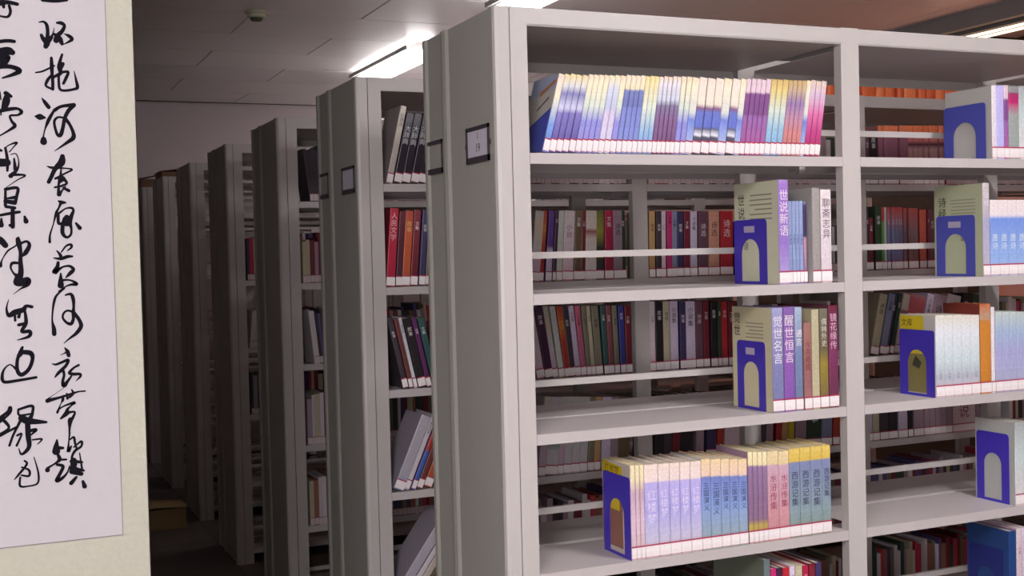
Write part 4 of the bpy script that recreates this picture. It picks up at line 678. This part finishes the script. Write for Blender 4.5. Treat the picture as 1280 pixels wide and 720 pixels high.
cover_patch(b, [(0.149, .172), (0.05, .172), (0.05, .238), (0.149, .238)], (214, 190, 40)); cover_patch(b, [(0.149, 0.01), (0.02, 0.01), (0.02, .172), (0.149, .172)], (128, 118, 70))
cover_text(b, '文库', 0.12, 0.215, 0.024, (50, 50, 20), False)
cover_patch(b, [(0.11, .125), (0.055, .125), (0.055, .165), (0.11, .165)], (206, 186, 50), x=-0.0006)
cover_patch(b, [(0.1, .09), (0.07, .08), (0.06, .1), (0.085, .12)], (60, 60, 44), x=-0.0006)
b = BK[('A1', 0)]
W0 = -b.data.vertices[0].co.x * 0
xl = min(v.co.x for v in b.data.vertices)
def patchA1(pts, colr, dx): cover_patch(b, pts, colr, x=xl - dx)
patchA1([(0.004, 0.0), (0.149, 0.0), (0.149, .06), (0.004, .115)], (60, 70, 160), 0.0003)
patchA1([(0.004, 0.115), (0.149, 0.06), (0.149, .15), (0.004, .165)], (176, 170, 164), 0.0003)
patchA1([(0.01, 0.18), (0.09, 0.150), (0.09, .163), (0.01, .19)], (170, 110, 50), 0.0006)
patchA1([(0.03, 0.14), (0.09, 0.112), (0.09, .117), (0.03, .146)], (30, 26, 30), 0.0006)
b = BK[('A5', 0)]

# orange volumes standing on top of the second bookcase
om = [mat('orange_cloth_%d' % i, c, 0.5, noise=0.12, nscale=60, bump=0.4) for i, c in enumerate([(244, 122, 74), (230, 108, 62), (250, 140, 90)])]
for i, (x0, x1) in enumerate(ORANGE):
    w = x1 - x0 - 0.001; bm = bmesh.new(); d = 0.11; h = 0.118
    n = 6
    pts = [(0, d), (0, 0.008)] + [(w / 2 - w / 2 * math.cos(PI * k / n), 0.008 - 0.008 * math.sin(PI * k / n)) for k in range(1, n)] + [(w, 0.008), (w, d)]
    prism(bm, pts, 0, h)
    vis = 'above the right bay\'s white rail' if x0 > 2.0 else 'above the leaning magazines\' right end'
    o = link('bound_volume', to_mesh('bound_volume', bm, om[i % 3]), None, (x0, RP + 0.03, ZT - 0.0412))
    tag(o, 'orange bound volume, %s from left in the row on top of the second bookcase' % ordinal(i + 1), 'book', 'orange volumes on top of the second bookcase')
    bm = bmesh.new()
    for zz in (0.03, 0.085): box(bm, 0.0015, w - 0.0015, -0.0006, 0.004, zz, zz + 0.003)
    link('spine_band', to_mesh('spine_band', bm, mat('band', (150, 60, 40), 0.5)), o)

# ---------------------------------------------------------------- bookends
def bookend(x, y_front, y_back, h, z, m_, label, sticker=False, round_top=0.012):
    w = y_back - y_front
    root = tag(empty('bookend', (x, y_front, z)), label, 'bookend')
    t = 0.0012
    c = bpy.data.curves.new('plate', 'CURVE'); c.dimensions = '2D'; c.fill_mode = 'BOTH'; c.extrude = t / 2
    def poly(pts):
        s = c.splines.new('POLY'); s.points.add(len(pts) - 1)
        for p, q in zip(s.points, pts): p.co = (q[0], q[1], 0, 1)
        s.use_cyclic_u = True
    r = round_top
    out = [(0, 0), (w, 0)] + [(w - r + r * math.cos(a * PI / 8), h - r + r * math.sin(a * PI / 8)) for a in range(5)] + [(r - r * math.sin(a * PI / 8), h - r + r * math.cos(a * PI / 8)) for a in range(5)]
    poly(out)
    aw = w * 0.27; ah = h * 0.70 - aw
    hole = [(w / 2 - aw, 0.008), (w / 2 + aw, 0.008)] + [(w / 2 + aw * math.cos(a * PI / 12), ah + aw * math.sin(a * PI / 12)) for a in range(13)]
    poly(hole)
    o = bpy.data.objects.new('plate', c); col.objects.link(o)
    me = bpy.data.meshes.new_from_object(o.evaluated_get(bpy.context.evaluated_depsgraph_get()))
    bpy.data.objects.remove(o); bpy.data.curves.remove(c)
    # curve XY -> world YZ
    me.transform(Matrix(((0, 0, 1, 0), (1, 0, 0, 0), (0, 1, 0, 0), (0, 0, 0, 1))))
    me.materials.clear(); me.materials.append(m_)
    for p in me.polygons: p.material_index = 0
    link('plate', me, root)
    link('base_tongue', box_mesh('base_tongue', (-aw * 2.0, -0.0007, w / 2 - aw + .001, w / 2 + aw - .001, 0.0002, 0.0012), m_), root) if False else link('base_tongue', box_mesh('base_tongue', (0.0007, 0.09, w / 2 - aw, w / 2 + aw, 0.0001, 0.0005), m_), root)
    if sticker:
        bm = bmesh.new(); box(bm, -0.0011, -0.00065, w * .36, w * .68, h * .80, h * .90)
        s_ = link('sticker', to_mesh('sticker', bm, sticker_m), root); s_['label'] = 'pale grey sticker'
    return root
bookend(0.8318, 0.059, 0.216, 0.182, 1.48, blue_m, 'blue metal bookend with pale sticker holding the purple-spined book, second shelf', True)
bookend(0.8031, 0.037, 0.170, 0.192, 1.13, blue_m, 'blue metal bookend with pale sticker on the third shelf, middle bay', True)
bookend(0.3530, 0.006, 0.152, 0.215, 0.78, blue_m, 'blue bookend before the yellow cover left of the matched volumes', False, 0.008)
bookend(1.6060, 0.026, 0.196, 0.172, 1.83, blue2_m, 'slate blue bookend on the top shelf of the right bay', False)
bookend(1.5680, 0.036, 0.195, 0.186, 1.48, blue2_m, 'slate blue bookend with pale sticker, second shelf of the right bay', True)
bookend(1.3797, 0.010, 0.155, 0.197, 1.13, blue_m, 'blue bookend before a yellow-topped cover, third shelf of the right bay', False, 0.008)
bookend(1.6838, 0.028, 0.158, 0.215, 0.78, blue_m, 'blue bookend on the fourth shelf at the right edge of the photo', False)
bookend(1.6535, 0.028, 0.165, 0.215, 0.43, navy_m, 'dark navy bookend at the lower right corner, fifth shelf', False)

# ---------------------------------------------------------------- the remaining volumes of the packed shelves (past three hundred books)
def add_attr_mat():
    mt = bpy.data.materials.new('packed_covers'); mt.use_nodes = True
    nt = mt.node_tree; a = nt.nodes.new('ShaderNodeAttribute'); a.attribute_name = 'cover'
    nt.links.new(a.outputs['Color'], nt.nodes['Principled BSDF'].inputs['Base Color'])
    nt.nodes['Principled BSDF'].inputs['Roughness'].default_value = 0.5
    return mt
PACK = add_attr_mat()
PAL = [(200, 190, 196), (60, 50, 60), (116, 40, 52), (160, 136, 150), (186, 176, 150), (70, 60, 96), (50, 70, 60), (190, 60, 80), (206, 196, 206), (120, 110, 96), (150, 96, 80), (214, 204, 208), (90, 80, 130)]
def packed(name, rows, label):
    bm = bmesh.new(); cl = bm.loops.layers.float_color.new('cover')
    def cbox(x0, x1, y0, y1, z0, z1, c, lean=0.0):
        n0 = len(bm.faces)
        box(bm, x0, x1, y0, y1, z0, z1)
        bm.verts.ensure_lookup_table(); bm.faces.ensure_lookup_table()
        if lean:
            for f in bm.faces[n0:]: pass
            for v in bm.verts[-8:]: v.co.x += (v.co.z - z0) * math.tan(lean)
        for f in bm.faces[n0:]:
            for l in f.loops: l[cl] = lin(c)
    for (x0, x1, y, z, hm, lean) in rows:
        x = x0
        while x < x1 - 0.012:
            w = random.uniform(0.012, 0.026); h = hm * random.uniform(0.86, 1.02)
            if x + w > x1: break
            c = random.choice(PAL)
            cbox(x, x + w - 0.0008, y, y + 0.17, z + 0.0006, z + h, c, lean)
            cbox(x + 0.0002, x + w - 0.001, y - 0.0008, y - 0.0001, z + 0.004, z + 0.034, (214, 196, 200), 0)
            cbox(x + 0.0002, x + w - 0.001, y - 0.0014, y - 0.0009, z + 0.032, z + 0.0345, (150, 60, 80), 0)
            x += w
    me = bpy.data.meshes.new(name); bmesh.ops.recalc_face_normals(bm, faces=bm.faces); bm.to_mesh(me); bm.free(); me.materials.append(PACK)
    o = link(name, me); tag(o, label, 'books'); o['kind'] = 'stuff'
    return o
bx = [X0 + i * (BAY + POST) for i in range(4)]; ex = [b_ + BAY for b_ in bx]
Y2 = RP + 0.005
L0, L1, L2, L3, L4, L5 = LV
packed('packed_books', [(0.256, ex[0] - .01, Y2, L0, .2, 0), (bx[1] + .01, ex[1] - .02, Y2, L0, .2, 0), (2.565, ex[2] - .02, Y2, L0, .2, 0), (bx[3] + .01, ex[3] - .1, Y2, L0, .2, 0)], 'packed books on the top shelf of the second bookcase, mostly hidden')
packed('packed_books', [(.275, .62, Y2, L1, .22, 0), (1.5, ex[1] - .02, Y2, L1, .21, 0), (2.56, ex[2] - .02, Y2, L1, .22, 0), (bx[3] + .01, ex[3] - .1, Y2, L1, .2, 0)], 'packed books filling hidden parts of the second bookcase\'s second shelf')
packed('packed_books', [(.29, .6, Y2, L2, .22, 0), (1.575, ex[1] - .02, Y2, L2, .23, 0), (2.87, ex[2] - .02, Y2, L2, .21, 0), (bx[3] + .01, ex[3] - .1, Y2, L2, .2, 0)], 'packed books filling hidden parts of the second bookcase\'s third shelf')
packed('packed_books', [(.36, .60, Y2, L3, .22, 0), (2.9, ex[2] - .02, Y2, L3, .2, 0), (bx[3] + .01, ex[3] - .1, Y2, L3, .2, 0)], 'packed books filling hidden parts of the second bookcase\'s fourth shelf')
packed('packed_books', [(.44, ex[0] - .01, Y2, L4, .27, .04), (bx[1] + .01, ex[1] - .05, Y2, L4, .25, .03), (bx[2] + .01, ex[2] - .02, Y2, L4, .25, 0)], 'packed books on the fifth shelf of the second bookcase, tops in view')
packed('packed_books', [(bx[0] + .01, ex[0] - .04, Y2, L5, .26, .04), (bx[1] + .01, ex[1] - .05, Y2, L5, .25, .03), (bx[2] + .01, ex[2] - .02, Y2, L5, .26, 0)], 'packed dark books on the lowest shelf of the second bookcase')
Y3 = 2 * RP + 0.005
packed('packed_books', [(.14, .9, Y3, L0, .24, -.12), (.1, .9, Y3, L1, .2, 0), (.14, .9, Y3, L2, .24, -.1), (.1, .9, Y3, L3, .22, 0), (.1, .9, Y3, L4, .22, 0)], 'packed books in the third bookcase glimpsed in a narrow gap')
Y4 = 3 * RP + 0.005
packed('packed_books', [(.1, .8, Y4, L1, .24, 0), (.1, .8, Y4, L2, .2, .1), (.1, .8, Y4, L3, .22, 0)], 'packed books in the fourth bookcase glimpsed in a narrow gap')

# ---------------------------------------------------------------- cardboard
def carton(loc, w, d, h, label, flap=0.03, m_=None):
    r = tag(empty('cardboard_box', loc), label, 'box')
    link('body', box_mesh('body', (0, w, 0, d, 0, h), m_ or cardboard, 0.002), r)
    bm = bmesh.new(); prism(bm, [(-0.01, h + 0.001), (w * .5, h + flap), (w + 0.01, h + 0.001), (w + 0.01, h + 0.006), (w * .5, h + flap + .005), (-0.01, h + 0.006)], 0, d, axis='y')
    f = link('flap', to_mesh('flap', bm, m_ or mat('cardboard_dark', (104, 70, 54), 0.8)), r)
carton((0.0, 5 * RP + 0.01, ZT + 0.0025), 0.30, 0.34, 0.03, 'flat brown cardboard box on top of the sixth bookcase', 0.02)
carton((0.0, 6 * RP + 0.005, ZT + 0.0025), 0.26, 0.16, 0.06, 'brown cardboard box on top of the last bookcase by the far wall', 0.03)
tan = mat('tan_cardboard', (176, 150, 104), 0.8)
cb = carton((-0.42, 4.62, 0.0), 0.32, 0.26, 0.12, 'low tan cardboard box on the dark aisle floor beside the scroll', 0.012, tan)
